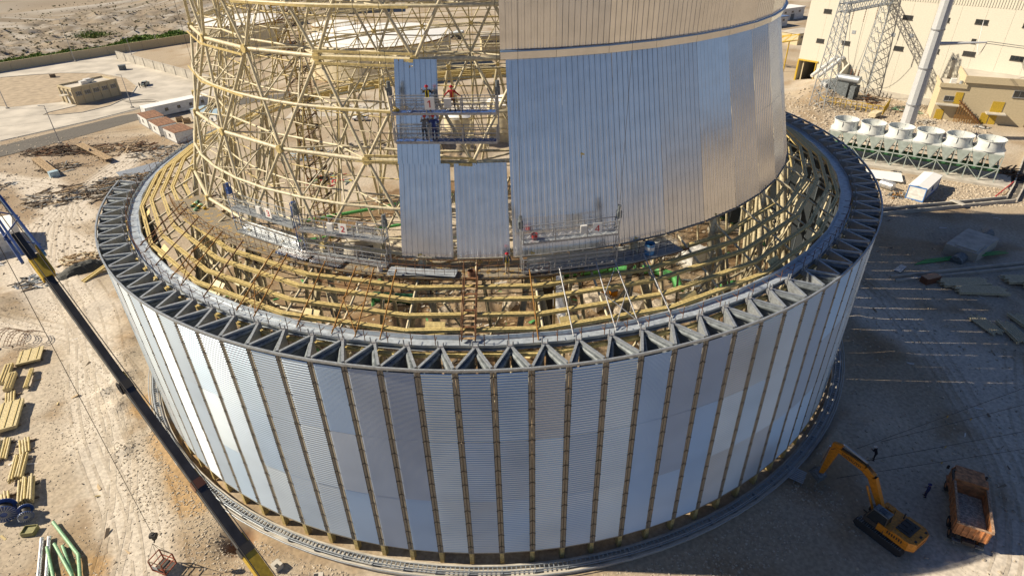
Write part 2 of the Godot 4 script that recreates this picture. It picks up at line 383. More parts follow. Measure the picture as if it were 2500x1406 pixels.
func _ready():
	rng.seed = 1
	nz.seed = 2; nz.frequency = 0.05; nz.fractal_octaves = 4
	n2.seed = 7; n2.frequency = 0.05; n2.fractal_octaves = 3
	UB.size = Vector3.ONE
	UC.top_radius = 1; UC.bottom_radius = 1; UC.height = 1; UC.radial_segments = 10; UC.rings = 1
	US.top_radius = 1; US.bottom_radius = 1; US.height = 1; US.radial_segments = 8; US.rings = 1
	# camera
	var cam := Camera3D.new()
	cam.name = "camera"
	cam.fov = 50.69; cam.near = 0.3; cam.far = 3000
	add_child(cam)
	cam.transform = Transform3D(Basis(Vector3(0.99936, -0.02127, 0.02872), Vector3(0.03327, 0.84715, -0.53032), Vector3(-0.01305, 0.53093, 0.84731)), Vector3(0.95850, 48.18350, 77.01300))
	cam.current = true
	# clear desert sky and the sun low on the left
	var env := Environment.new()
	env.background_mode = Environment.BG_SKY
	var sm := ProceduralSkyMaterial.new()
	sm.sky_top_color = Color(0.18, 0.33, 0.58); sm.sky_horizon_color = Color(0.7, 0.8, 0.92); sm.sky_curve = 0.38
	sm.ground_horizon_color = Color(0.55, 0.47, 0.38); sm.ground_bottom_color = Color(0.4, 0.33, 0.25)
	sm.sky_energy_multiplier = 1.0
	var sky := Sky.new(); sky.sky_material = sm
	env.sky = sky
	env.background_energy_multiplier = 0.35
	env.tonemap_mode = Environment.TONE_MAPPER_LINEAR
	env.tonemap_exposure = 1.75
	env.sdfgi_enabled = true; env.ssao_enabled = true; env.ssil_enabled = true
	var we := WorldEnvironment.new(); we.environment = env; we.name = "world_environment"
	add_child(we)
	var sun := DirectionalLight3D.new()
	sun.name = "sun"
	sun.light_energy = 1.5; sun.light_angular_distance = 0.53; sun.light_color = Color(1.0, 0.94, 0.84)
	sun.shadow_enabled = true
	add_child(sun)
	sun.look_at_from_position(Vector3.ZERO, Vector3(1, -tan(deg_to_rad(36.3)), 0.095))
	materials()
	ground()
	ruts()
	heat_ring()
	tower()
	deck()
	gondolas()
	crane()
	yard()
	right_side()
	hall()
	behind()
	stones()
# ---------- heat exchanger ring ----------
func louver_mesh(pitch: float, amp: float, lean: float, y0: float, y1: float) -> ArrayMesh:
	var g := G.new()
	var w := 1.07
	var k := int((y1 - y0) / pitch * 6.0)
	var py := []; var pz := []; var ns := []
	for i in k + 1:
		var y := y0 + (y1 - y0) * i / k
		var ph := TAU * y / pitch
		py.append(y); pz.append(45.02 + amp * sin(ph) + lean * (y - (y0 + y1) * 0.5))
		ns.append(Vector3(0, -amp * TAU / pitch * cos(ph) - lean, 1).normalized())
	for i in k:
		var a := V(-w, py[i], pz[i]); var b := V(-w, py[i + 1], pz[i + 1]); var c := V(w, py[i + 1], pz[i + 1]); var d := V(w, py[i], pz[i])
		g.v.append_array([a, b, c, a, c, d]); g.n.append_array([ns[i], ns[i + 1], ns[i + 1], ns[i], ns[i + 1], ns[i]])
		for q in 6: g.c.append(Color.WHITE)
	return g.mesh()
func heat_ring():
	var t = thing("heat_exchanger_ring", "huge ring of upright cooling elements faced with silver corrugated louvers", "cooling ring")
	var lv := []
	for q in [[0.235, 0.046, 0.0], [0.235, 0.043, -0.004], [0.235, 0.04, 0.003], [0.12, 0.024, -0.003], [0.235, 0.036, -0.002]]:
		lv.append([louver_mesh(q[0], q[1], q[2], 1.55, 8.2), louver_mesh(q[0], q[1], q[2] * 0.5, 8.18, 14.8), louver_mesh(q[0], q[1], -q[2], 14.78, 21.3)])
	var st := G.new()   # louver post: two flat strips with a slot between them, bracketed
	for s in [-1, 1]:
		st.box(V(s * 1.19, 11.4, 44.97), V(0.18, 20.1, 0.05), yb(s * 14.0))
	var stm := st.mesh()
	var ck := G.new()
	for i in 13:
		for s in [-1, 1]: ck.bar(V(s * 1.05, 2.3 + i * 1.55 , 45.03), V(s * 1.29, 2.42 + i * 1.55, 44.98), 0.05, 0.07)
	var ckm := ck.mesh()
	var hd := []
	for s in [-1, 1]:
		var a := V(s * 1.2, 0, 44.86); var b := V(s * 0.12, 0, 42.7)
		var g := G.new(); g.bar(a + V(0, 10.6, 0), b + V(0, 10.6, 0), 0.14, 17.6)
		var h := G.new(); h.bar(a + V(0, 20.6, 0), b + V(0, 20.6, 0), 0.14, 2.2)
		h.bar(a + V(0, 21.72, 0), b + V(0, 21.72, 0), 0.19, 0.05)
		var e := G.new(); e.rod(a + V(-s * 0.26, 21.35, 0), b + V(-s * 0.02, 21.35, 0.25), 0.22, 0.16, 8)
		hd.append([g.mesh(), h.mesh(), e.mesh()])
	var mr := RandomNumberGenerator.new(); mr.seed = 5
	for k in range(-25, 37):
		var d := Node3D.new(); d.name = "delta"; d.rotation.y = deg_to_rad(JT + STEP * (k + 0.5)); t.add_child(d, true)
		var pick := mr.randi() % 5
		if k % 7 == 3: pick = 3
		var tone := (pick + mr.randi() % 2) % 5
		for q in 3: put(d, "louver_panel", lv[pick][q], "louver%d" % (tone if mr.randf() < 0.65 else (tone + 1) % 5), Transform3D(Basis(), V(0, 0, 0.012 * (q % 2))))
		put(d, "post_strip", stm, "post")
		put(d, "bracket", ckm, "dark_steel").set_meta("kind", "stuff")
		for s in 2:
			put(d, "tube_bundle", hd[s][0], "fins")
			put(d, "header", hd[s][1], "galv")
			put(d, "header_pipe", hd[s][2], "galvd")
		box(d, "rim_rail", V(0, 21.62, 45.06), V(2.64, 0.2, 0.14), "galv")
		box(d, "sill", V(0, 1.5, 44.93), V(2.6, 0.1, 0.2), "post")
		box(d, "footing", V(-1.31, 0.7, 44.75), V(0.36, 1.4, 0.5), "yellow", yb(-1.6))
		var ap := G.new(); ap.box(V(0, 21.5, 42.55), V(0.42, 0.5, 0.3)); ap.rod(V(-0.2, 21.2, 42.6), V(-0.2, 22.3, 42.6), 0.05); ap.rod(V(0.2, 21.2, 42.6), V(0.2, 22.15, 42.6), 0.05)
		put(d, "apex_bracket", ap.mesh(), "steel")
	# kerb, cable tray and green header round the foot of the ring
	var kb := thing("cable_trough", "grey concrete cable trough curving round the foot of the ring", "cable trough")
	var a0 := -84.0
	for i in 60:
		var g := G.new(); var q := G.new()
		var p0 := a0 + i * 3.5; var p1 := p0 + 3.5
		for rr in [[45.45, 45.6, 0.5], [46.45, 46.6, 0.42]]:
			g.quad(pol(p0, rr[1], 0), pol(p0, rr[1], rr[2]), pol(p1, rr[1], rr[2]), pol(p1, rr[1], 0))
			g.quad(pol(p0, rr[0], rr[2]), pol(p1, rr[0], rr[2]), pol(p1, rr[1], rr[2]), pol(p0, rr[1], rr[2]))
			g.quad(pol(p0, rr[0], 0), pol(p1, rr[0], 0), pol(p1, rr[0], rr[2]), pol(p0, rr[0], rr[2]))
		g.quad(pol(p0, 45.6, 0.1), pol(p1, 45.6, 0.1), pol(p1, 46.45, 0.1), pol(p0, 46.45, 0.1))
		put(kb, "trough_section", g.mesh(), "concrete")
		for s in [45.75, 46.2]: q.bar(pol(p0, s, 0.62), pol(p1, s, 0.62), 0.06, 0.14)
		for j in 7: q.bar(pol(p0 + j * 0.5, 45.75, 0.6), pol(p0 + j * 0.5, 46.2, 0.6), 0.08, 0.05)
		for s in [46.3, 46.72]: q.rod(pol(p0, s, 0.5), pol(p1, s, 0.5), 0.045)
		q.box(pol(p0, 46.1, 0.3), V(0.1, 0.6, 0.5), yb(p0))
		put(kb, "cable_tray", q.mesh(), "galv")
	var gp := G.new()
	for i in 60: gp.rod(pol(a0 + i * 3.5, 44.1, 1.3), pol(a0 + i * 3.5 + 3.5, 44.1, 1.3), 0.3, -1, 8, false)
	solo("water_main", gp.mesh(), "dkgreen", "dark green water main running behind the yellow footings under the ring", "pipe")
	# gutter, ring beam and purlins over the annulus: one roof frame
	var f = thing("annulus_roof_frame", "yellow concentric roof purlins and pale gutter between ring and tower", "roof frame")
	for i in 50:
		var p0 := -180.0 + i * 7.2; var p1 := p0 + 7.2; var g := G.new()
		for q in [[41.35, 42.3, 21.4, 21.4], [41.3, 41.35, 21.75, 21.4], [42.3, 42.34, 21.4, 21.65], [41.2, 41.3, 21.75, 21.75]]:
			g.quad(pol(p0, q[0], q[2]), pol(p1, q[0], q[2]), pol(p1, q[1], q[3]), pol(p0, q[1], q[3]))
		g.quad(pol(p0, 41.2, 21.75), pol(p0, 41.2, 21.15), pol(p1, 41.2, 21.15), pol(p1, 41.2, 21.75))
		g.quad(pol(p0, 41.22, 21.15), pol(p0, 42.34, 21.15), pol(p1, 42.34, 21.15), pol(p1, 41.22, 21.15))
		put(f, "gutter_section", g.mesh(), "gutter")
	var pur := [[40.9, 21.9], [39.8, 22.5], [38.6, 23.1], [37.45, 23.5], [36.2, 23.6], [42.62, 20.95]]
	for q in pur:
		var g := G.new()
		var a := pol(-7.2, q[0], q[1]); var b := pol(7.2, q[0], q[1]); var o := (a + b).normalized() * V(1, 0, 1)
		o = V(0, 0, 1)
		for s in [-0.1, 0.1]:
			g.bar(a + o * s, b + o * s, 0.15, 0.05); g.bar(a + o * s - V(0, 0.14, 0), b + o * s - V(0, 0.14, 0), 0.05, 0.24)
		var m := g.mesh()
		for i in 25: put(f, "purlin", m, "yellow", Transform3D(yb(-1.9 + 14.4 * i), Vector3.ZERO))
	for i in 50:
		var p := -9.1 + 7.2 * i
		rod(f, "rafter", pol(p, 42.6, 20.7), pol(p, 35.0, 24.3), 0.1, "cream")
		if i % 2 == 0:
			bar(f, "strut_plate", pol(p + 3, 41.0, 21.2), pol(p + 3, 40.0, 22.1), 1.5, 0.05, "yellow")
	# gutter handrail of scaffold tubes
	for s in [[-100, -60], [-60, -20], [-20, 20], [20, 62]]:
		var g := G.new(); var p: float = s[0]
		while p < s[1]:
			g.rod(pol(p, 42.15, 21.4), pol(p, 42.15, 22.55), 0.03)
			g.rod(pol(p, 42.15, 21.9), pol(p, 41.6, 21.9), 0.025)
			for hh in [22.1, 22.5]: g.rod(pol(p, 42.15, hh), pol(p + 2.4, 42.15, hh - 0.04), 0.014, -1, 4)
			p += 2.4
		put(f, "guard_line", g.mesh(), "rust")

# ---------- tower lattice and cladding ----------
func prof(h: float) -> float:
	return 31.3 + (39.0 - h) * 0.25 if h < 39 else 31.3 - maxf(0, h - 46) * 0.05
func tp(deg: float, h: float, off := 0.0) -> Vector3: return pol(deg, prof(h) + off, h)
func sheet_mesh(h0: float, h1: float, half: float, ribs: int, off: float) -> ArrayMesh:
	var g := G.new()
	var us := []; var ds := []
	for i in ribs:
		for q in [[0.0, 0.0], [0.45, 0.0], [0.5, 0.025], [0.82, 0.025], [0.86, -0.06], [0.95, -0.06]]:
			us.append((i + q[0]) / ribs * 2 - 1); ds.append(q[1])
	us.append(1.0); ds.append(0.0)
	var ch := cos(deg_to_rad(half)); var sh := sin(deg_to_rad(half))
	for i in us.size() - 1:
		var r0 := prof(h0) + off; var r1 := prof(h1) + off
		g.quad(V(us[i] * r0 * sh, h0, r0 * ch + ds[i]), V(us[i] * r1 * sh, h1, r1 * ch + ds[i]), V(us[i + 1] * r1 * sh, h1, r1 * ch + ds[i + 1]), V(us[i + 1] * r0 * sh, h0, r0 * ch + ds[i + 1]))
	return g.mesh()
func jig(deg: float, h: float, r: RandomNumberGenerator) -> Transform3D:   # each sheet sits a hair out of true
	var c := V(0, h, prof(h))
	var b := Basis(Vector3.RIGHT, r.randfn(0, 0.0025)) * Basis(Vector3.UP, r.randfn(0, 0.003))
	return Transform3D(yb(deg), Vector3.ZERO) * Transform3D(b, c - b * c)
func tower():
	var t = thing("cooling_tower", "cream tubular steel tower half clad in shiny ribbed aluminium sheets", "cooling tower")
	var hs := [24.8, 31.9, 39.0, 46.1, 53.2]
	var ph := func(l): return -9.1 if l % 2 == 0 else -1.9
	for l in 5:
		var h: float = hs[l]
		var k0 := -15; var k1 := 2
		if l == 0: k0 = -12; k1 = 13
		for k in range(k0, k1):
			var a: float = ph.call(l) + 14.4 * k
			rod(t, "ring_tube", tp(a, h), tp(a + 14.4, h), 0.17, "cream")
			rod(t, "inner_ring_tube", tp(a + 7.2, h, -2.4), tp(a + 21.6, h, -2.4), 0.11, "cream")
			rod(t, "node_hub", tp(a, h, -0.28), tp(a, h, 0.26), 0.34, "yellow", US)
			for s in [-7.2, 7.2]:
				rod(t, "web_tube", tp(a, h), tp(a + s, h, -2.4), 0.075, "cream")
			if l < 4:
				for s in [-7.2, 7.2]:
					rod(t, "diagonal_tube", tp(a, h), tp(a + s, hs[l + 1]), 0.13, "cream")
					rod(t, "inner_diagonal_tube", tp(a + 7.2, h, -2.4), tp(a + 7.2 + s, hs[l + 1], -2.4), 0.095, "cream")
				var hm: float = h + 3.55
				for q in [1.2, 2.4, 4.75, 5.9]:
					rod(t, "inner_girt", tp(a, h + q, -2.55), tp(a + 14.4, h + q, -2.55), 0.045, "cream" if q < 2 else "yellow")
				for q in [0.0, 7.2]: rod(t, "sag_rod", tp(a + q, h, -2.5), tp(a + q, h + 7.1, -2.5), 0.04, "yellow")
				rod(t, "radial_strut", tp(a, h + 3.55), tp(a, h + 3.55, -2.4), 0.06, "cream")
				for s in [-3.6, 3.6]:
					rod(t, "web_tube", tp(a + s, hm), tp(a, hm + 3.55, -2.4), 0.065, "cream")
					rod(t, "web_tube", tp(a + s, hm), tp(a + s * 3, hm, -2.4), 0.06, "cream")
				for s in [-3.6, 3.6]:
					rod(t, "ring_tube", tp(a + s, hm), tp(a + s + 7.2, hm), 0.13, "cream")
					rod(t, "inner_ring_tube", tp(a + s + 7.2, hm, -2.4), tp(a + s + 14.4, hm, -2.4), 0.08, "cream")
			if l in [1, 2, 3] and a > -30 and a < -14:
				bar(t, "girt", tp(a, h, 0.42), tp(a + 14.4, h, 0.42), 0.1, 0.22, "yellow")
				bar(t, "girt", tp(a, h + 0.45, 0.42), tp(a + 14.4, h + 0.45, 0.42), 0.1, 0.16, "yellow")
	for k in range(-15, 0):   # girts on the open side, seen as thin yellow angles
		for hh in [35.45, 38.6, 42.5]:
			if (k + int(hh)) % 3 != 0: bar(t, "girt", tp(-9.1 + 14.4 * k, hh, 0.35), tp(5.3 + 14.4 * k, hh, 0.35), 0.08, 0.16, "yellow")
	for k in 25:   # splayed legs
		var a := -9.1 + 14.4 * k
		for s in [-7.2, 7.2]:
			rod(t, "leg", tp(a, 24.6), pol(a + s, 41.0, -0.6), 0.27, "cream")
			rod(t, "inner_leg", tp(a + 7.2, 24.4, -2.4), pol(a + 7.2 + s * 0.6, 35.5, -0.6), 0.17, "cream")
		rod(t, "tie_tube", pol(a, 38.2, 12.2), pol(a + 14.4, 38.2, 12.2), 0.13, "cream")
		rod(t, "tie_tube", pol(a, 38.2, 12.2), pol(a, 34.2, 13), 0.1, "cream")
		rod(t, "tie_tube", pol(a + 7.2, 36.8, 18.5), pol(a + 21.6, 36.8, 18.5), 0.12, "cream")
		for s in [-3.6, 3.6]:
			rod(t, "leg_brace", pol(a + s, 38.0, 12.2), pol(a + s * 0.3, 36.4, 21.5), 0.11, "cream")
			rod(t, "leg_brace", pol(a + s, 39.0, 8.0), pol(a + 3 * s, 41.6, 20.8), 0.1, "cream")
			rod(t, "leg_brace", pol(a + 7.2 + s, 34.5, 10.0), pol(a + 7.2 - s, 38.2, 22.6), 0.09, "cream")
		box(t, "leg_footing", pol(a + 7.2, 41.0, 0.0), V(1.8, 1.0, 1.6), "concrete", yb(a + 7.2))
	# cladding, strip by strip and row by row
	var rows := [24.85, 28.4, 31.9, 35.45, 39.05]
	var lo := []; var lo_n := []
	for i in 4:
		lo.append(sheet_mesh(rows[i], rows[i + 1] + 0.08, 3.6, 9, 0.36 + 0.012 * (i % 2)))
		lo_n.append(sheet_mesh(rows[i], rows[i + 1] + 0.08, 3.4, 9, 0.36 + 0.012 * (i % 2)))
	var r2 := RandomNumberGenerator.new(); r2.seed = 8
	for j in range(-1, 20):
		var tone := r2.randi() % 4
		for i in 4:
			if j < 1 and i > 1: continue
			put(t, "cladding_sheet", lo_n[i] if j < 1 else lo[i], "clad%d" % tone, jig([-8.2, -0.9][j + 1] if j < 1 else -0.7 + 7.2 * j, rows[i] + 1.8, r2))
		box(t, "bottom_trim", pol([-8.2, -0.9][j + 1] if j < 1 else -0.7 + 7.2 * j, 35.2, 24.83), V(4.2, 0.1, 0.12), "post", yb([-8.2, -0.9][j + 1] if j < 1 else -0.7 + 7.2 * j))
	for i in [2, 3]:
		put(t, "cladding_sheet", sheet_mesh(rows[i], rows[i + 1] + 0.06, 2.85, 8, 0.39), "clad2", Transform3D(yb(-8.85), Vector3.ZERO))
	var ur := [39.7, 43.2, 46.8, 52.0, 58.0, 66.0, 74.0, 84.0, 95.0]
	var tones := []
	for j in 20: tones.append(r2.randi() % 4)
	for i in 8:
		var m := sheet_mesh(ur[i], ur[i + 1] + 0.06, 3.6, 9, 0.7 + 0.012 * (i % 2))
		for j in 20: put(t, "upper_cladding_sheet", m, "clad%d" % tones[j], jig(5.8 + 7.2 * j, ur[i] + 1.8, r2))
	for j in range(0, 20):
		var g := G.new(); g.box(V(0, 39.62, 32.1), V(4.03, 0.07, 0.3)); put(t, "drip_edge", g.mesh(), "sky_trim", Transform3D(yb(5.8 + 7.2 * j), Vector3.ZERO))
		box(t, "sun_block_strip", pol(5.8 + 7.2 * j, 31.5, 39.4), V(4.0, 0.9, 0.04), "post", yb(5.8 + 7.2 * j))  # added behind the sheets to block sunlight through the row gap
		var e := G.new(); e.box(V(0, 39.3, 31.96), V(4.0, 0.5, 0.05)); put(t, "fascia", e.mesh(), "clad3", Transform3D(yb(5.8 + 7.2 * j), Vector3.ZERO))
# ---------- people ----------
func pose_bones(k: int) -> Array:
	# joints of a standing figure facing -z; k picks the arms and lean
	var lean: float = [0.16, 0.05, 0.0][k]
	var hl := [[V(-0.34, 1.45, -0.42), V(-0.28, 1.28, -0.2)], [V(-0.52, 1.08, -0.2), V(-0.4, 1.22, -0.02)], [V(-0.27, 0.86, -0.1), V(-0.28, 1.12, 0.04)]]
	var hr := [[V(0.42, 1.3, -0.4), V(0.36, 1.22, -0.16)], [V(0.56, 1.05, -0.15), V(0.42, 1.2, -0.02)], [V(0.25, 0.95, -0.22), V(0.3, 1.12, 0.02)]]
	var ch := V(0, 1.3, -lean); var nk := V(0, 1.47, -lean * 1.35); var pv := V(0, 0.95, 0.02)
	var sp: float = [0.11, 0.16, 0.1][k]
	var b := [[pv, ch, 0.135, 0.155, 1], [ch, nk + V(0, -0.03, 0), 0.14, 0.075, 1], [nk, nk + V(0, 0.09, -0.01), 0.055, 0.055, 3], [nk + V(0, 0.13, -0.015), nk + V(0, 0.21, -0.01), 0.085, 0.1, 3], [nk + V(0, 0.14, -0.1), nk + V(0, 0.13, -0.115), 0.018, 0.018, 3]]
	for s in [-1, 1]:
		var hip := V(s * 0.09, 0.93, 0.02); var kn := V(s * sp, 0.5, -0.03 - 0.03 * s); var an := V(s * (sp + 0.02), 0.09, 0.02 - 0.05 * s)
		b.append([hip, kn, 0.1, 0.065, 2]); b.append([kn, an, 0.068, 0.045, 2])
		b.append([an + V(0, -0.03, 0.04), an + V(s * 0.02, -0.045, -0.15), 0.05, 0.04, 4])
		var h = (hl if s < 0 else hr)[k]
		var sh := V(s * 0.19, 1.4, -lean * 1.2)
		b.append([ch + V(s * 0.05, 0.08, 0), sh, 0.1, 0.075, 1])
		b.append([sh, h[1], 0.066, 0.05, 1]); b.append([h[1], h[0], 0.05, 0.036, 1])
		var d: Vector3 = (h[0] - h[1]).normalized()
		b.append([h[0], h[0] + d * 0.08, 0.036, 0.034, 3])
	return b
var pose_cache := {}
func body(k: int) -> Array:   # surface nets over tapered capsules joined with a smooth minimum
	if pose_cache.has(k): return pose_cache[k]
	var bn := pose_bones(k)
	var c := 0.03; var lo := V(-0.72, -0.03, -0.6); var nx := 48; var ny := 62; var nzz := 30
	var f := PackedFloat32Array(); f.resize(nx * ny * nzz); f.fill(1.0)
	var bi := PackedInt32Array(); bi.resize(nx * ny * nzz)
	for q in bn.size():
		var a: Vector3 = bn[q][0]; var e: Vector3 = bn[q][1]; var ra: float = bn[q][2]; var rb: float = bn[q][3]
		var pad := maxf(ra, rb) + 0.1
		var m0: Vector3 = (a.min(e) - Vector3.ONE * pad - lo) / c; var m1: Vector3 = (a.max(e) + Vector3.ONE * pad - lo) / c
		var ab := e - a; var l2 := maxf(ab.length_squared(), 1e-6)
		for z in range(maxi(0, int(m0.z)), mini(nzz, int(m1.z) + 1)):
			for y in range(maxi(0, int(m0.y)), mini(ny, int(m1.y) + 1)):
				for x in range(maxi(0, int(m0.x)), mini(nx, int(m1.x) + 1)):
					var p := lo + V(x, y, z) * c
					var t := clampf((p - a).dot(ab) / l2, 0, 1)
					var d := (p - a - ab * t).length() - lerpf(ra, rb, t)
					var i := (z * ny + y) * nx + x
					var o := f[i]
					if d < o: bi[i] = q
					var h := maxf(0.045 - absf(d - o), 0.0) / 0.045
					f[i] = minf(d, o) - h * h * 0.045 * 0.25
	var vs := PackedVector3Array(); var ids := PackedInt32Array(); var idx := {}
	var quads := []
	for z in nzz - 1:
		for y in ny - 1:
			for x in nx - 1:
				var s := Vector3.ZERO; var n := 0; var i0 := (z * ny + y) * nx + x
				var neg := 0
				for q in 8:
					if f[i0 + (q & 1) + ((q >> 1) & 1) * nx + (q >> 2) * nx * ny] < 0: neg += 1
				if neg == 0 or neg == 8: continue
				for q in 8:
					for ax in 3:
						if q & (1 << ax): continue
						var q2: int = q | (1 << ax)
						var fa := f[i0 + (q & 1) + ((q >> 1) & 1) * nx + (q >> 2) * nx * ny]; var fb := f[i0 + (q2 & 1) + ((q2 >> 1) & 1) * nx + (q2 >> 2) * nx * ny]
						if (fa < 0) != (fb < 0):
							var pa := V(q & 1, (q >> 1) & 1, q >> 2); var pb := V(q2 & 1, (q2 >> 1) & 1, q2 >> 2)
							s += pa.lerp(pb, fa / (fa - fb)); n += 1
				idx[i0] = vs.size(); vs.append(lo + (V(x, y, z) + s / n) * c)
				var best := 9.0; var bq := 0
				var p := vs[vs.size() - 1]
				for q in bn.size():
					var ab: Vector3 = bn[q][1] - bn[q][0]
					var t := clampf((p - bn[q][0]).dot(ab) / maxf(ab.length_squared(), 1e-6), 0, 1)
					var d: float = (p - bn[q][0] - ab * t).length() - lerpf(bn[q][2], bn[q][3], t)
					if d < best: best = d; bq = q
				ids.append(bn[bq][4])
				for e in [[1, 0, 1], [nx, 0, 2], [nx * ny, 1, 2]]:
					var j: int = i0 + e[0]
					if (f[i0] < 0) != (f[j] < 0):
						var others := [1, nx, nx * ny]; others.erase(e[0])
						quads.append([i0, i0 - others[0], i0 - others[0] - others[1], i0 - others[1], f[i0] < 0, e[0]])
	var out := [vs, ids, []]
	for q in quads:
		if idx.has(q[0]) and idx.has(q[1]) and idx.has(q[2]) and idx.has(q[3]):
			out[2].append([idx[q[0]], idx[q[1]], idx[q[2]], idx[q[3]]])
	pose_cache[k] = out
	return out
func person(label, at: Vector3, turn: float, k: int, cols: Array, hat: Color, harness := Color(0, 0, 0, 0), grp := ""):
	# cols: top, trousers, skin, shoes (linear)
	var d := body(k)
	var st := SurfaceTool.new(); st.begin(Mesh.PRIMITIVE_TRIANGLES)
	for i in d[0].size():
		st.set_color(cols[d[1][i] - 1]); st.set_smooth_group(0); st.add_vertex(d[0][i])
	for q in d[2]:
		for j in [q[0], q[1], q[2], q[0], q[2], q[3]]: st.add_index(j)
	st.generate_normals()
	var g := G.new(); g.col = cols[2]
	for b in pose_bones(k).slice(-14):   # five fingers on each hand
		if b[4] == 3 and b[2] < 0.037:
			var dd: Vector3 = (b[1] - b[0]).normalized(); var sd := dd.cross(V(0.2, 0.1, 1)).normalized()
			for q in 4: g.rod(b[1] + sd * (q - 1.5) * 0.018, b[1] + sd * (q - 1.5) * 0.021 + dd * (0.075 - 0.008 * absf(q - 1.3)) + V(0, -0.02, 0), 0.009, 0.007, 5)
			g.rod(b[0] + sd * 0.03, b[0] + sd * 0.065 + dd * 0.045, 0.011, 0.008, 5)
	var am: ArrayMesh = st.commit()
	st = SurfaceTool.new(); st.begin(Mesh.PRIMITIVE_TRIANGLES); st.append_from(am, 0, Transform3D()); st.append_from(g.mesh(), 0, Transform3D())
	var o = thing("person", label, "person", at, turn, grp)
	put(o, "body", st.commit(), "vc")
	var nk: Vector3 = pose_bones(k)[2][0]
	var h := G.new(); h.col = hat
	for i in 5:
		var a0 := PI / 2 * i / 5; var a1 := PI / 2 * (i + 1) / 5
		h.rod(nk + V(0, 0.2 + 0.13 * sin(a0), -0.01), nk + V(0, 0.2 + 0.13 * sin(a1), -0.01), 0.135 * cos(a0), 0.135 * cos(a1) + 0.002, 10, false)
	h.rod(nk + V(0, 0.19, -0.05), nk + V(0, 0.205, -0.05), 0.165, 0.15, 10)
	put(o, "helmet", h.mesh(), "vc")
	if harness.a > 0:
		var s := G.new(); s.col = harness
		var ch: Vector3 = pose_bones(k)[0][1]
		for q in [-1, 1]:
			s.bar(V(q * 0.09, 1.0, 0.165) , ch + V(q * 0.1, 0.14, 0.1), 0.05, 0.03); s.bar(V(q * 0.11, 0.95, 0.1), V(q * 0.13, 0.6, 0.09), 0.04, 0.03)
		s.bar(V(-0.15, 1.0, 0.15), V(0.15, 1.0, 0.15), 0.05, 0.04)
		put(o, "harness", s.mesh(), "vc")
	return o

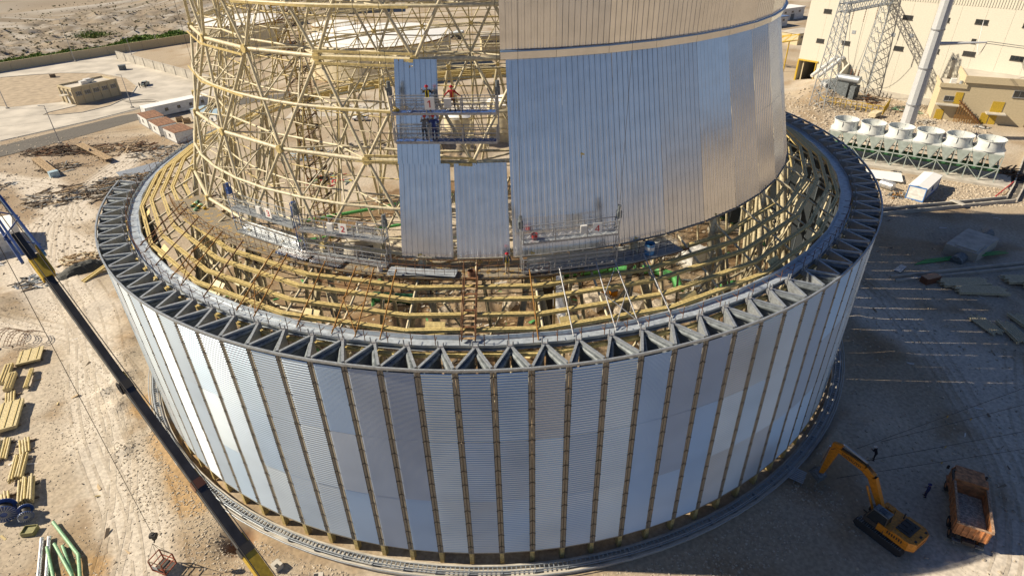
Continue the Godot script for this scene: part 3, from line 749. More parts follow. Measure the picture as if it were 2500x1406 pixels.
# ---------- work deck and suspended platforms ----------
func railing(g: G, r: float, h: float, a0: float, a1: float, st: float, hi: float, rails: Array, rad := 0.018):
	var n := int(round((a1 - a0) / st))
	for i in n + 1:
		var p := a0 + (a1 - a0) * i / n
		g.rod(pol(p, r, h), pol(p, r, h + hi), rad, -1, 5)
		if i < n:
			for q in rails: g.rod(pol(p, r, h + q), pol(a0 + (a1 - a0) * (i + 1) / n, r, h + q), rad, -1, 5)
func deck():
	var t = thing("work_deck", "stained steel work deck curving along the foot of the tower", "work deck")
	var ro := func(d): return 36.9 + 1.1 * clampf((-30.0 - d) / 28.0, 0, 1)
	for i in 12:
		var p0 := -58.0 + i * 6.95; var p1 := p0 + 6.93
		var g := G.new()
		var ri := 34.6 if p0 < -20 else 34.2
		var h := 24.0 + (0.012 if i % 2 else 0.0)
		for q in 3:
			var u := lerpf(p0, p1, q / 3.0); var w := lerpf(p0, p1, (q + 1) / 3.0)
			g.quad(pol(u, ri, h), pol(w, ri, h), pol(w, ro.call(w), h), pol(u, ro.call(u), h))
			g.quad(pol(u, ro.call(u), h - 0.12), pol(u, ro.call(u), h), pol(w, ro.call(w), h), pol(w, ro.call(w), h - 0.12))
			g.quad(pol(u, ri, h - 0.12), pol(u, ro.call(u), h - 0.12), pol(w, ro.call(w), h - 0.12), pol(w, ri, h - 0.12))
		put(t, "deck_plate", g.mesh(), "deck" if p0 < 5 else "grey_deck")
	for s in [[-58.0, -52.0, "orange_rust"], [-52.0, -46.0, "orange_rust"], [-46.0, -40.0, "orange_rust"], [-40.0, -34.0, "rust"], [-34.0, -22.0, "rust"], [-22.0, -8.0, "rust"], [-8.0, -3.2, "rust"], [-1.6, 7.0, "rust"], [7.2, 25.0, "steel"]]:
		var g := G.new(); railing(g, ro.call((s[0] + s[1]) * 0.5) - 0.1, 24.0, s[0], s[1], 1.15, 1.05, [0.05, 0.55, 1.05]); put(t, "guard_rail", g.mesh(), s[2])
	for s in [[-58.0, -30.0, "steel"], [-14.0, -4.0, "rust"], [-3.6, 2.0, "rust"], [14.0, 25.0, "dark_steel"]]:
		var g := G.new(); railing(g, 35.95 if s[0] > -20 else 34.0, 24.0, s[0], s[1], 1.1, 1.1, [0.1, 0.6, 1.1]); put(t, "inner_rail", g.mesh(), s[2])
	for i in 22:   # trusses under the deck
		var p := -57.0 + i * 3.8; var g := G.new()
		g.rod(pol(p, 36.7, 23.9), pol(p, 36.7, 22.4), 0.04); g.rod(pol(p, 36.7, 22.4), pol(p + 3.8, 36.7, 22.4), 0.04); g.rod(pol(p, 36.7, 22.4), pol(p + 3.8, 36.7, 23.8), 0.03)
		g.bar(pol(p, 33.6, 23.8), pol(p, 36.8, 23.8), 0.08, 0.16); g.bar(pol(p, 36.75, 23.82), pol(p + 3.8, 36.75, 23.82), 0.1, 0.16); g.rod(pol(p, 36.7, 22.4), pol(p, 35.0, 23.8), 0.03)
		put(t, "deck_truss", g.mesh(), "rust")
	# catwalk stair from the gutter to the deck
	var s = thing("stair_ladder", "rusty stepped catwalk from pale gutter up to the work deck", "stair")
	var a := pol(-2.4, 36.8, 24.2); var b := pol(-2.4, 41.7, 21.6); var x := yb(-2.4).x
	for q in [-0.5, 0.5]:
		bar(s, "stringer", a + x * q, b + x * q, 0.07, 0.18, "rust")
		rod(s, "handrail", a + x * q + V(0, 1.3, 0), b + x * q + V(0, 1.0, 0), 0.03, "rust")
		for i in 5: rod(s, "rail_post", a.lerp(b, i / 4.0) + x * q, a.lerp(b, i / 4.0) + x * q + V(0, 1.3 - 0.3 * i / 4.0, 0), 0.035, "rust")
	for i in 12: box(s, "tread", a.lerp(b, (i + 0.5) / 12.0), V(0.98, 0.04, 0.24), "wood" if i % 3 else "rust", yb(-2.4))
	# raking brace frames between gutter and deck
	for q in [[-53, "rust", 1], [-47, "rust", 0], [-41, "orange_rust", 1], [-35, "rust", 0], [-28, "orange_rust", 1], [-21, "orange_rust", 0], [-15.5, "orange_rust", 1], [-11.5, "orange_rust", 0], [4.6, "orange_rust", 0], [8.2, "steel", 0], [14, "steel", 1], [19.2, "steel", 0]]:
		var fr = thing("raking_brace", brace_label(q[0], q[1], q[2]), "brace", Vector3.ZERO, 0, "raking braces between gutter and deck")
		fr.rotation.y = deg_to_rad(q[0])
		var w := 0.95 if q[2] else 0.0
		rod(fr, "pole", V(-w, 21.45, 41.7), V(-w * 0.8, 24.6, 36.9), 0.055, q[1])
		if q[2]:
			rod(fr, "pole", V(w, 21.45, 41.7), V(w * 0.8, 24.6, 36.9), 0.055, q[1])
			rod(fr, "cross", V(-w, 21.7, 41.6), V(w, 23.1, 39.2), 0.035, q[1]); rod(fr, "cross", V(w, 21.7, 41.5), V(-w, 23.1, 39.3), 0.035, q[1])
			rod(fr, "cross", V(-w, 23.1, 39.3), V(w, 24.4, 37.1), 0.035, q[1])
	# things lying on the deck
	sheets("sheet_stack", "glaring stack of corrugated aluminium sheets lying on deck below platform three", pol(-27, 36.0, 24.08), deg_to_rad(-28), 3.4, 1.1, 5, "clad2")
	sheets("sheet_stack", "second bright corrugated sheet stack on deck overhanging toward platform two", pol(-21.6, 36.1, 24.08), deg_to_rad(-25), 2.9, 1.1, 4, "clad2")
	sheets("sheet_stack", "long blue-grey sheet stack on deck beside the stair catwalk", pol(-8.6, 36.3, 24.08), deg_to_rad(-8.0), 5.4, 0.9, 6, "galv")
	drum("bucket", "small pale bucket on deck at end of grey sheet stack", pol(-14.0, 36.3, 24.03), 0.22, 0.4, "white")
	drum("bucket", "rusty open bucket standing at head of the stair catwalk", pol(-2.4, 36.45, 24.03), 0.32, 0.45, "rusty_roof")
	drum("water_barrel", "bright blue water barrel with white band on the grey deck", pol(20.8, 36.25, 24.03), 0.42, 0.95, "sky_blue", true)
	var tg := G.new()
	var th = thing("tool_heap", "small heap of green tools and hoses at left end of deck", "tools")
	for i in 9:
		tg = G.new(); tg.rock(Vector3.ZERO, V(0.25, 0.16, 0.22), i); put(th, "tool", tg.mesh(), ["dkgreen", "mint", "safety"][i % 3], Transform3D(Basis(), pol(-55 + i * 0.45, 35.6 + 0.25 * (i % 4), 24.12)))
	var c1 := G.new()
	for i in 14: c1.rod(pol(0.2 + 0.35 * sin(i * 0.9), 36.0 - 0.2 * cos(i * 0.9), 24.04), pol(0.2 + 0.35 * sin(i * 0.9 + 0.9), 36.0 - 0.2 * cos(i * 0.9 + 0.9), 24.04), 0.025)
	solo("cable_coil", c1.mesh(), "black", "black cable coil lying on deck behind the lone worker", "cable")
func brace_label(a, m, x):
	var c: String = {"rust": "dark rusty", "orange_rust": "orange rusty", "steel": "grey"}[m]
	var w := {-53: "nearest the left end of the work deck", -47: "left of the blue-posted platform", -41: "under the left post of platform three", -35: "below the middle of platform three", -28: "below the glaring sheet stack", -21: "below the second bright sheet stack", -15: "below the right end of platform two", -11: "below the long grey sheet stack", 4: "below the lone deck worker", 8: "where the deck turns grey", 14: "below platform four", 19: "below the blue barrel"}
	return "%s %s %s" % [c, "crossed brace frame" if x else "single raking pole", w[int(a)]]
func sheets(called, label, at: Vector3, turn: float, l: float, w: float, n: int, mt):
	var t = thing(called, label, "metal sheets", at, turn)
	for i in n:
		var g := G.new()
		for k in 12:
			var z0 := -w / 2 + w * k / 12.0; var z1 := z0 + w / 12.0
			var a := 0.03 if k % 2 else 0.0; var b := 0.0 if k % 2 else 0.03
			g.quad(V(-l / 2, a, z0), V(-l / 2, b, z1), V(l / 2, b, z1), V(l / 2, a, z0))
		put(t, "sheet", g.mesh(), mt, Transform3D(Basis(Vector3.UP, 0.03 * ((i * 7) % 5 - 2)), V(0.05 * (i % 3), 0.035 * i + 0.01, 0.03 * ((i * 3) % 4))))
func drum(called, label, at: Vector3, r: float, h: float, mt, band := false):
	var t = thing(called, label, "barrel" if band else "bucket", at)
	var g := G.new()
	g.rod(V(0, 0, 0), V(0, h, 0), r * 0.92, r, 14, false); g.rod(V(0, 0.02, 0), V(0, 0.021, 0), r * 0.9, -1, 14); g.rod(V(0, h, 0), V(0, 0.03, 0), r * 0.93, r * 0.85, 14, false)
	put(t, "wall", g.mesh(), mt)
	if band:
		var b := G.new(); b.rod(V(0, h * 0.45, 0), V(0, h * 0.75, 0), r * 0.975, r * 0.99, 14, false); put(t, "band", b.mesh(), "white")
		var hd := G.new(); hd.rod(V(0, h * 0.7, 0), V(0, h * 0.71, 0), r * 0.9, -1, 14); put(t, "water", hd.mesh(), "glass")
	else:
		var hd := G.new()
		for i in 6: hd.rod(V(cos(PI * i / 6) * r, h + sin(PI * i / 6) * r * 0.5, 0), V(cos(PI * (i + 1) / 6) * r, h + sin(PI * (i + 1) / 6) * r * 0.5, 0), 0.012, -1, 4)
		put(t, "handle", hd.mesh(), "steel")
func gondola(num: String, label, th0, th1, h0, h1, r, pm, fill := ""):
	var a := pol(th0, r, h0); var b := pol(th1, r, h0)
	var t = thing("suspended_platform", label, "work platform", a, 0, "two-tier suspended work platforms")
	var x := (b - a).normalized(); t.basis = Basis(x, Vector3.UP, x.cross(Vector3.UP))
	var L := a.distance_to(b); var W := 0.75
	for tier in 2:
		var y: float = 0.0 if tier == 0 else h1 - h0
		box(t, "floor", V(L / 2, y + 0.05, W / 2), V(L, 0.05, W - 0.1), "blue" if num == "1" else "galv")
		for z in [0.0, W]:
			var g := G.new()
			g.bar(V(0, y, z), V(L, y, z), 0.09, 0.16); g.bar(V(0, y + 1.1, z), V(L, y + 1.1, z), 0.05, 0.05); g.bar(V(0, y + 0.72, z), V(L, y + 0.72, z), 0.035, 0.035); g.bar(V(0, y + 0.42, z), V(L, y + 0.42, z), 0.04, 0.04)
			var n := 18
			for i in n:
				g.rod(V(L * i / n, y + (0.05 if i % 2 else 0.42), z), V(L * (i + 1) / n, y + (0.42 if i % 2 else 0.05), z), 0.018, -1, 4)
				if i % 2 == 0: g.rod(V(L * i / n, y + 0.42, z), V(L * i / n, y + 1.1, z), 0.018, -1, 4)
			for i in 4: g.bar(V(L * i / 3, y, z), V(L * i / 3, y + 1.1, z), 0.08, 0.08)
			put(t, "front_rail" if z > 0 else "back_rail", g.mesh(), "steel" if num != "3" else "galv")
		for e in [0.0, L]:
			var g := G.new()
			g.bar(V(e, y, 0), V(e, y, W), 0.07, 0.1); g.bar(V(e, y + 1.1, 0), V(e, y + 1.1, W), 0.05, 0.05); g.rod(V(e, y, 0), V(e, y + 1.1, W), 0.02)
			put(t, "end_gate", g.mesh(), "steel")
	for e in [-0.12, L + 0.12]:
		var g := G.new(); var top: float = h1 - h0 + (1.5 if num == "1" else 2.2)
		for z in [0.1, W - 0.1]: g.bar(V(e, -0.05, z), V(e, top, z), 0.05, 0.05)
		for i in int(top / 0.6): g.rod(V(e, 0.3 + 0.6 * i, 0.1), V(e, 0.9 + 0.6 * i if 0.9 + 0.6 * i < top else top, W - 0.1), 0.022, -1, 4)
		put(t, "end_post", g.mesh(), pm)
		var m := G.new(); m.box(V(e, h1 - h0 + 1.5, W / 2), V(0.34, 0.55, 0.34)); m.rod(V(e, h1 - h0 + 1.7, W / 2), V(e, h1 - h0 + 2.2, W / 2), 0.14, -1, 8)
		put(t, "hoist", m.mesh(), "galvd" if pm != "blue" else "blue")
		rod(t, "rope", V(e, h1 - h0 + 2.2, W / 2), V(e, 70 - h0, W / 2), 0.014, "dark_steel")
	var y: float = h1 - h0
	var sx: float = {"1": 0.37, "2": 0.56, "3": 0.66, "4": 0.77}[num] * L
	box(t, "control_box", V(sx + (1.3 if num == "1" else -1.1), y + 0.8, W + 0.12), V(0.5, 0.62, 0.2), "white")
	var sg := grp3(t, "number_sign")
	box(sg, "board", V(sx, y + 0.75, W + 0.08), V(0.72, 0.85, 0.03), "board")
	var tm := TextMesh.new(); tm.text = num; tm.font_size = 64; tm.pixel_size = 0.011; tm.depth = 0.01
	put(sg, "number", tm, "red", Transform3D(Basis(), V(sx, y + 0.75, W + 0.105)))
	return t
func gondolas():
	gondola("1", "grey two-tier platform numbered 1 hanging high against cladding gap with four workers", -11.3, 1.5, 33.75, 35.85, 33.35, "steel")
	gondola("2", "grey two-tier platform numbered 2 standing on deck below open lattice", -25.8, -13.2, 24.2, 26.4, 35.2, "steel")
	gondola("3", "two-tier platform numbered 3 with tall blue end posts on deck", -39.6, -26.6, 24.2, 26.4, 35.0, "blue")
	gondola("4", "grey two-tier platform numbered 4 in front of the tan cladding", 3.8, 15.7, 24.2, 26.7, 36.0, "steel")
	var skin := Color(0.35, 0.2, 0.12); var blk := Color(0.02, 0.02, 0.025); var redh := Color(0.5, 0.02, 0.04); var yl := Color(0.6, 0.45, 0.02)
	var a := pol(-11.3, 33.35, 0); var b := pol(1.5, 33.35, 0)
	var on := func(u, h): return a.lerp(b, u) + Vector3(0, h, 0) + Vector3(-0.05, 0, 0.35)
	person("worker in dark clothes with yellow harness leaning beside the number 1 board", on.call(0.345, 35.93), 0.1, 0, [blk, blk, skin, blk], redh, yl)
	person("worker in red shirt with arms spread on top tier of platform one", on.call(0.58, 35.93), 0.0, 1, [Color(0.42, 0.02, 0.03), blk, skin, blk], redh, Color(0.5, 0.2, 0.02))
	person("worker in grey shirt reaching to the cladding on lower tier", on.call(0.285, 33.83), -0.3, 0, [Color(0.2, 0.2, 0.21), Color(0.03, 0.04, 0.07), skin, blk], redh)
	person("worker in blue overalls on lower tier of platform one", on.call(0.385, 33.83), 0.25, 0, [Color(0.04, 0.07, 0.25), Color(0.03, 0.04, 0.13), skin, blk], redh)
	person("worker in navy top and beige trousers alone on the work deck", pol(2.0, 36.2, 24.02), 0.1, 2, [Color(0.05, 0.06, 0.1), Color(0.45, 0.4, 0.32), skin, blk], redh, yl)
	drum("bucket", "small red bucket at left end of platform four's upper tier", V(3.4, 26.8, 35.9), 0.25, 0.4, "red")
	var bg := G.new(); bg.rock(on.call(0.03, 36.02) , V(0.3, 0.28, 0.25), 4); 
	solo("tool_bag", bg.mesh(), "safety", "yellow tool bag at left end of platform one's top tier", "bag")
	for q in [["white sheet row standing inside lower tier of blue-posted platform three", -39.0, -27.2, 35.3, "clad2"], ["grey sheet row standing inside lower tier of platform four", 4.4, 15.2, 36.3, "galv"]]:
		var pa := pol(q[1], q[3], 24.3); var pb := pol(q[2], q[3], 24.3)
		var t = thing("sheet_row", q[0], "metal sheets")
		for i in 6:
			var g := G.new(); var o := V(0, 0.3 * sin(i), 0)
			var p := pa.lerp(pb, i / 6.0); var w := pa.lerp(pb, (i + 0.97) / 6.0); var nn := (pb - pa).normalized().cross(Vector3.UP) * -1.0
			for k in 5:
				var y0 := 0.05 + 0.2 * k; var d0 := 0.03 * (k % 2); var d1 := 0.03 * ((k + 1) % 2)
				g.quad(p + nn * (0.1 - d0 - 0.12 * y0) + V(0, y0, 0), p + nn * (0.1 - d1 - 0.12 * (y0 + 0.2)) + V(0, y0 + 0.2, 0), w + nn * (0.1 - d1 - 0.12 * (y0 + 0.2)) + V(0, y0 + 0.2, 0), w + nn * (0.1 - d0 - 0.12 * y0) + V(0, y0, 0))
			put(t, "sheet", g.mesh(), q[4])
# ---------- yard left of the tower ----------
func P2(a: Array) -> Array:
	var o := []
	for q in a: o.append(Vector2(q[0], q[1]))
	return o
func sheet_poly(called, pts: Array, y: float, mt, kind := "structure", base := -0.05):
	var g := G.new(); g.prism(P2(pts), base, y)
	return tag(put(self, called, g.mesh(), mt), "", "", "", kind)
func wall_line(label, a: Vector2, b: Vector2, h: float, n: int, mt):
	var t = thing("boundary_wall", label, "wall")
	for i in n:
		var p := a.lerp(b, float(i) / n); var q := a.lerp(b, (i + 0.985) / n)
		bar(t, "wall_panel", V(p.x, h / 2 - 0.2, p.y), V(q.x, h / 2 - 0.2, q.y), 0.25, h + 0.4, mt)
		box(t, "pilaster", V(p.x, h / 2 - 0.15, p.y), V(0.4, h + 0.6, 0.4), mt)
		bar(t, "coping", V(p.x, h + 0.05, p.y), V(q.x, h + 0.05, q.y), 0.36, 0.1, mt)
func lamp(label, x, z, h):
	var y := gh(x, z)
	var t = thing("lamp_post", label, "lamp post", V(x, y, z), 0, "lamp posts of the yard")
	var g := G.new(); g.rod(V(0, -0.2, 0), V(0, h, 0), 0.13, 0.07, 8); put(t, "pole", g.mesh(), "steel")
	box(t, "base", V(0, 0.15, 0), V(0.7, 0.5, 0.7), "concrete")
	rod(t, "arm", V(0, h - 0.1, 0), V(-0.7, h + 0.15, 0.4), 0.05, "steel"); box(t, "lamp_head", V(-0.9, h + 0.15, 0.5), V(0.6, 0.12, 0.3), "steel", Basis(Vector3.UP, -0.5))
func frame_of(a: Vector2, b: Vector2) -> Basis:   # x along a->b, z to the right-hand side facing the viewer
	var x := Vector3(b.x - a.x, 0, b.y - a.y).normalized()
	return Basis(x, Vector3.UP, x.cross(Vector3.UP))
func cabin(label, a: Vector2, b: Vector2, w: float, h: float, wall, roof, trim: String, nwin: int, grp := "", pitched := false):
	# a->b is the ground line of the long side nearest the viewer, w the depth behind it
	var t = thing("site_cabin", label, "cabin", V(a.x, gh(a.x, a.y), a.y), 0, grp)
	t.basis = frame_of(a, b)
	var L := a.distance_to(b)
	box(t, "wall", V(L / 2, h / 2 + 0.1, -w / 2), V(L, h, w), wall)
	box(t, "base_skirt", V(L / 2, 0.12, -w / 2), V(L + 0.06, 0.3, w + 0.06), trim)
	for q in [0.0, L]:
		for e in [0.0, -w]: box(t, "corner_trim", V(q, h / 2 + 0.1, e), V(0.13, h + 0.02, 0.13), trim)
	var n := 4
	for i in n:
		if pitched:
			for s in [-1, 1]:
				box(t, "roof_panel", V(L * (i + 0.5) / n, h + 0.28, -w / 2 + s * w * 0.27), V(L / n - 0.04, 0.07, w * 0.58), roof, Basis(Vector3.RIGHT, s * 0.16))
		else: box(t, "roof_panel", V(L * (i + 0.5) / n, h + 0.16, -w / 2), V(L / n - 0.03, 0.08, w + 0.24), roof)
	if pitched:
		box(t, "eave", V(L / 2, h + 0.12, 0), V(L + 0.1, 0.12, 0.12), trim)
		for q in [0.0, L]: box(t, "gable", V(q, h + 0.14, -w / 2), V(0.06, 0.22, w), trim)
	for i in nwin:
		var x := L * (i + 0.6) / (nwin + 0.2)
		win(t, V(x, h * 0.6, 0.02), V(0.9, 0.75, 0.06), 1, trim)
	var dr := grp3(t, "door"); box(dr, "leaf", V(L * 0.12, 1.05, 0.03), V(0.8, 1.95, 0.06), "steel"); box(dr, "handle", V(L * 0.12 + 0.3, 1.05, 0.08), V(0.12, 0.04, 0.05), "dark_steel")
	return t
func heap(label, x: float, z: float, rx: float, rz: float, n: int, hmax: float, lens: Array, mats: Array, sd, called := "timber_heap", piece := "plank"):
	var t = thing(called, label, "heap", V(x, gh(x, z), z))
	var r := RandomNumberGenerator.new(); r.seed = sd
	for i in n:
		var a := r.randf() * TAU; var d := sqrt(r.randf())
		var px := cos(a) * d * rx; var pz := sin(a) * d * rz
		var y := gh(x + px, z + pz) - gh(x, z) + hmax * (1.0 - d) * r.randf() + 0.06
		var L: float = r.randf_range(lens[0], lens[1])
		box(t, piece, V(px, y, pz), V(L, r.randf_range(0.05, 0.16), r.randf_range(0.12, 0.35)), mats[r.randi() % mats.size()], Basis.from_euler(V(r.randf_range(-0.25, 0.25), r.randfn(0.5, 0.7), r.randf_range(-0.2, 0.2))))
	return t
func yard():
	# paved surfaces
	var yd = sheet_poly("concrete_yard", [[-215, -130], [-205, -150], [-192, -160], [-150, -206], [-149.5, -184], [-128, -166], [-101, -140], [-80, -125], [-78, -119], [-96, -118.5], [-113, -94.5], [-127.5, -78], [-165, -45], [-215, -20]], 0.06, "slab")
	var jr := G.new()
	for i in 9: jr.bar(V(-215 + i * 1.0, 0.062, -110 + i * 9), V(-120 + i * 4.0, 0.062, -150 + i * 9), 0.1, 0.006)
	put(yd, "joint", jr.mesh(), "asphalt").set_meta("kind", "stuff")
	sheet_poly("asphalt_road", [[-200, 8], [-124.9, -75.0], [-106.8, -99.6], [-85, -112], [-60, -122], [-58, -116], [-82, -105], [-99.5, -95.0], [-110.6, -76.9], [-119.1, -66.5], [-190, 12]], 0.05, "asphalt")
	var island := [[-215, -128], [-178, -153.8], [-170.6, -156.1], [-159.1, -158.4], [-144.7, -156.6], [-129.6, -147.2], [-119.7, -134.6], [-115.3, -121.6], [-116.0, -110.6], [-120.5, -104.0], [-127.0, -102.0], [-130.9, -102.6], [-131, -105], [-126.5, -111.5], [-134, -116.8], [-147, -112.5], [-150.7, -114], [-215, -75]]
	sheet_poly("dirt_island", island, 0.09, "island")
	var kt = G.new()
	for i in range(1, 14): kt.bar(V(island[i][0], 0.12, island[i][1]), V(island[i + 1][0], 0.12, island[i + 1][1]), 0.25, 0.22)
	tag(put(self, "island_kerb", kt.mesh(), "concrete"), "", "", "", "structure")
	var ke := G.new()
	for q in [[[-127.3, -79], [-113.2, -95.3]], [[-113.2, -95.3], [-97.2, -119.2]]]: ke.bar(V(q[0][0], 0.1, q[0][1]), V(q[1][0], 0.1, q[1][1]), 0.3, 0.2)
	tag(put(self, "road_kerb", ke.mesh(), "concrete"), "", "", "", "structure")
	wall_line("long beige panelled boundary wall in front of the green hedge", Vector2(-205, -141.5), Vector2(-95, -262.5), 3.1, 24, "stucco")
	wall_line("pale concrete inner wall running from boundary wall toward the tower", Vector2(-150.5, -182), Vector2(-88, -128), 3.0, 10, "concrete")
	# hedge and desert scrub
	var lf := G.new()
	for i in 7:
		var a := i * 0.9; lf.tri(V(0, 0, 0), V(0.5 * cos(a), 0.7 + 0.1 * (i % 3), 0.5 * sin(a)), V(0.5 * cos(a + 0.7), 0.35, 0.5 * sin(a + 0.7)))
	var lm := lf.mesh()
	var greens := [Color(0.1, 0.2, 0.03), Color(0.16, 0.26, 0.04), Color(0.07, 0.13, 0.02), Color(0.24, 0.26, 0.05)]
	scatter("hedge", "long strip of green shrubs behind the boundary wall", "hedge", lm, "leaf", func(r):
		var u: float = r.randf(); var s: float = 13.0 + 9.0 * r.randf()
		return Vector2(lerpf(-208, -98, u) - 0.74 * s, lerpf(-138, -259, u) - 0.673 * s), 9000, 0.8, 1.9, 41, 0.1, greens)
	scatter("desert_scrub", "dry shrubs dotted over the desert beyond the wall", "shrubs", lm, "leaf", func(r):
		var u: float = r.randf(); var s: float = 16 + 230 * r.randf() * r.randf()
		return Vector2(lerpf(-260, -40, u) - 0.74 * s, lerpf(-90, -330, u) - 0.673 * s), 6000, 0.5, 1.6, 42, 0.1, [Color(0.11, 0.1, 0.05), Color(0.16, 0.13, 0.07), Color(0.09, 0.1, 0.04)])
	var bsh = thing("bush", "wide green bush on the desert behind the hedge", "bush", V(-192, gh(-192, -240), -240))
	var bm := G.new(); var r := RandomNumberGenerator.new(); r.seed = 3
	for i in 1500:
		bm.col = greens[r.randi() % 4] * r.randf_range(0.6, 1.0)
		var d := V(r.randfn() * 4.2, absf(r.randfn()) * 1.1, r.randfn() * 2.2); var q := V(r.randf() - 0.5, r.randf() - 0.3, r.randf() - 0.5); var q2 := V(r.randf() - 0.5, r.randf(), r.randf() - 0.5)
		bm.tri(d, d + q, d + q2)
	put(bsh, "foliage", bm.mesh(), "leaf"); rod(bsh, "stem", V(0, -0.5, 0), V(0.3, 1, 0), 0.12, "dark_wood")
	# guard house
	var t = thing("guard_house", "beige flat-roofed guard house with white rooftop air units on the island", "building", V(-133.8, 0.05, -116.5))
	var ga := Vector2(-126.7, -112.5); var gb := Vector2(-119.2, -123.6)
	t.position = V(ga.x, 0.05, ga.y); t.basis = frame_of(ga, gb)
	var L := 13.4; var W := 8.2; var H := 4.6
	box(t, "wall", V(L / 2, H / 2, -W / 2), V(L, H, W), "stucco"); box(t, "roof", V(L / 2, H - 0.25, -W / 2), V(L - 0.5, 0.54, W - 0.5), "slab")
	for q in [[V(L / 2, H + 0.25, 0), V(L + 0.3, 0.6, 0.25)], [V(L / 2, H + 0.25, -W), V(L + 0.3, 0.6, 0.25)], [V(0, H + 0.25, -W / 2), V(0.25, 0.6, W)], [V(L, H + 0.25, -W / 2), V(0.25, 0.6, W)]]: box(t, "parapet", q[0], q[1], "stucco")
	for i in 6: box(t, "pilaster", V(0.2 + i * (L - 0.4) / 5, H / 2, 0.12), V(0.45, H, 0.3), "stucco")
	for i in 4: box(t, "pilaster", V(-0.12, H / 2, -0.3 - i * (W - 0.6) / 3), V(0.3, H, 0.45), "stucco")
	for i in 5:
		var x := 0.2 + (i + 0.5) * (L - 0.4) / 5
		win(t, V(x, H * 0.68, 0.01), V(1.7, 1.15, 0.08), 3)
	for i in 3: win(t, V(-0.02, H * 0.68, -1.6 - i * 2.5), V(0.08, 1.1, 1.2), 2)
	box(t, "door", V(-0.03, 1.1, -4.2), V(0.08, 2.2, 1.1), "white"); box(t, "canopy", V(-0.9, 2.7, -4.2), V(1.8, 0.15, 2.6), "slab")
	for q in [[5.2, -3.2], [7.2, -4.8]]:
		var u = box(t, "air_unit", V(q[0], H + 0.7, q[1]), V(1.9, 1.0, 1.5), "white")
		box(t, "air_duct", V(q[0] + 1.4, H + 0.5, q[1]), V(1.0, 0.5, 0.7), "galv")
	lamp("lamp post beside the asphalt road nearest the timber yard", -110.1, -75.8, 9.5)
	lamp("tall lamp post against the beige boundary wall", -165.7, -179.0, 15.5)
	lamp("lamp post at the left edge of the dirt island", -146.8, -111.1, 9.5)
	lamp("lamp post at right tip of the island by the guard house", -107.9, -107.9, 9.5)
	lamp("lamp post near the corner of the two walls", -140.6, -175.0, 9.0)
	lamp("lamp post behind boundary wall right of the tall one", -148, -210.5, 9.0)
	var car = thing("parked_car", "small grey-green car parked on the pale yard past the guard house", "car", V(-117.2, 0.06, -135.5), 0.2)
	car_parts(car, "panel_green")
	person("dark-clothed person walking left beside small car on the yard", V(-117.3, 0.06, -132.1), 1.2, 2, [Color(0.02, 0.02, 0.02), Color(0.02, 0.02, 0.03), Color(0.3, 0.18, 0.1), Color(0.01, 0.01, 0.01)], Color(0.03, 0.02, 0.02))
	person("dark-clothed person walking right beside small car on the yard", V(-115.6, 0.06, -132.3), 1.0, 2, [Color(0.03, 0.03, 0.03), Color(0.02, 0.02, 0.03), Color(0.3, 0.18, 0.1), Color(0.01, 0.01, 0.01)], Color(0.03, 0.02, 0.02))
	for q in [["small grey concrete hut block on verge below inner wall", -138, -161.5, 2.0, "galvd"], ["dark box on the rear rim of the island", -158, -152, 1.4, "old_wood"]]:
		var cb = thing("service_box", q[0], "box", V(q[1], 0.02, q[2]), 0.5)
		box(cb, "case", V(0, q[3] * 0.4, 0), V(q[3] * 1.2, q[3] * 0.8, q[3]), q[4]); box(cb, "lid", V(0, q[3] * 0.83, 0), V(q[3] * 1.3, 0.08, q[3] * 1.1), q[4])
	var cc := G.new()
	for k in 3:
		var p := V(-118 + k, 0.12, -118)
		for i in 26:
			var q := p + V(1.05, 0, 0.35 + sin(i * 0.5 + k) * 0.6); cc.rod(p, q, 0.07, -1, 5); p = q
			p.y = 0.12
	solo("hose_lines", cc.mesh(), "dark_steel", "dark hoses snaking across the road from island tip", "hoses")
	# cabins
	cabin("rust-roofed white cabin farthest left in the row of three", Vector2(-97.6, -91.4), Vector2(-92.2, -85.6), 4.4, 2.6, "white", "rusty_roof", "steel", 1, "rust-roofed cabins")
	cabin("rust-roofed white cabin in the middle of the row of three", Vector2(-91.2, -84.4), Vector2(-86.0, -78.8), 4.4, 2.6, "white", "rusty_roof", "steel", 1, "rust-roofed cabins")
	cabin("rust-roofed white cabin nearest the tower in the row of three", Vector2(-84.4, -77.6), Vector2(-79.0, -72.4), 4.6, 2.6, "white", "rusty_roof", "steel", 1, "rust-roofed cabins")
	cabin("very long white-roofed cabin behind the three rust-roofed ones", Vector2(-96.8, -94.6), Vector2(-84.5, -107.5), 4.0, 3.0, "white", "board", "galvd", 5)
	cabin("pale blue cabin with light blue roof behind the lattice edge", Vector2(-84, -93.5), Vector2(-74, -86), 4.2, 2.8, "white", "pale_blue", "galv", 3)
	for q in [["left orange timber crate between the cabins", -87, -92.2], ["right orange timber crate between the cabins", -84.4, -90.6]]:
		var k = thing("crate", q[0], "crate", V(q[1], 0, q[2]), 0.6)
		for i in 4: box(k, "board", V(0, 0.15 + i * 0.3, 0.7), V(1.8, 0.26, 0.06), "wood"); box(k, "board", V(0, 0.15 + i * 0.3, -0.7), V(1.8, 0.26, 0.06), "wood"); box(k, "board", V(0.9, 0.15 + i * 0.3, 0), V(0.06, 0.26, 1.4), "wood"); box(k, "board", V(-0.9, 0.15 + i * 0.3, 0), V(0.06, 0.26, 1.4), "wood")
	# timber yard
	var ow := ["old_wood", "old_wood", "wood", "dark_wood", "concrete", "galvd"]
	heap("big heap of weathered timber beside the ring's left edge", -79, -45, 7.5, 7.5, 290, 1.5, [1.0, 4.5], ow, 1)
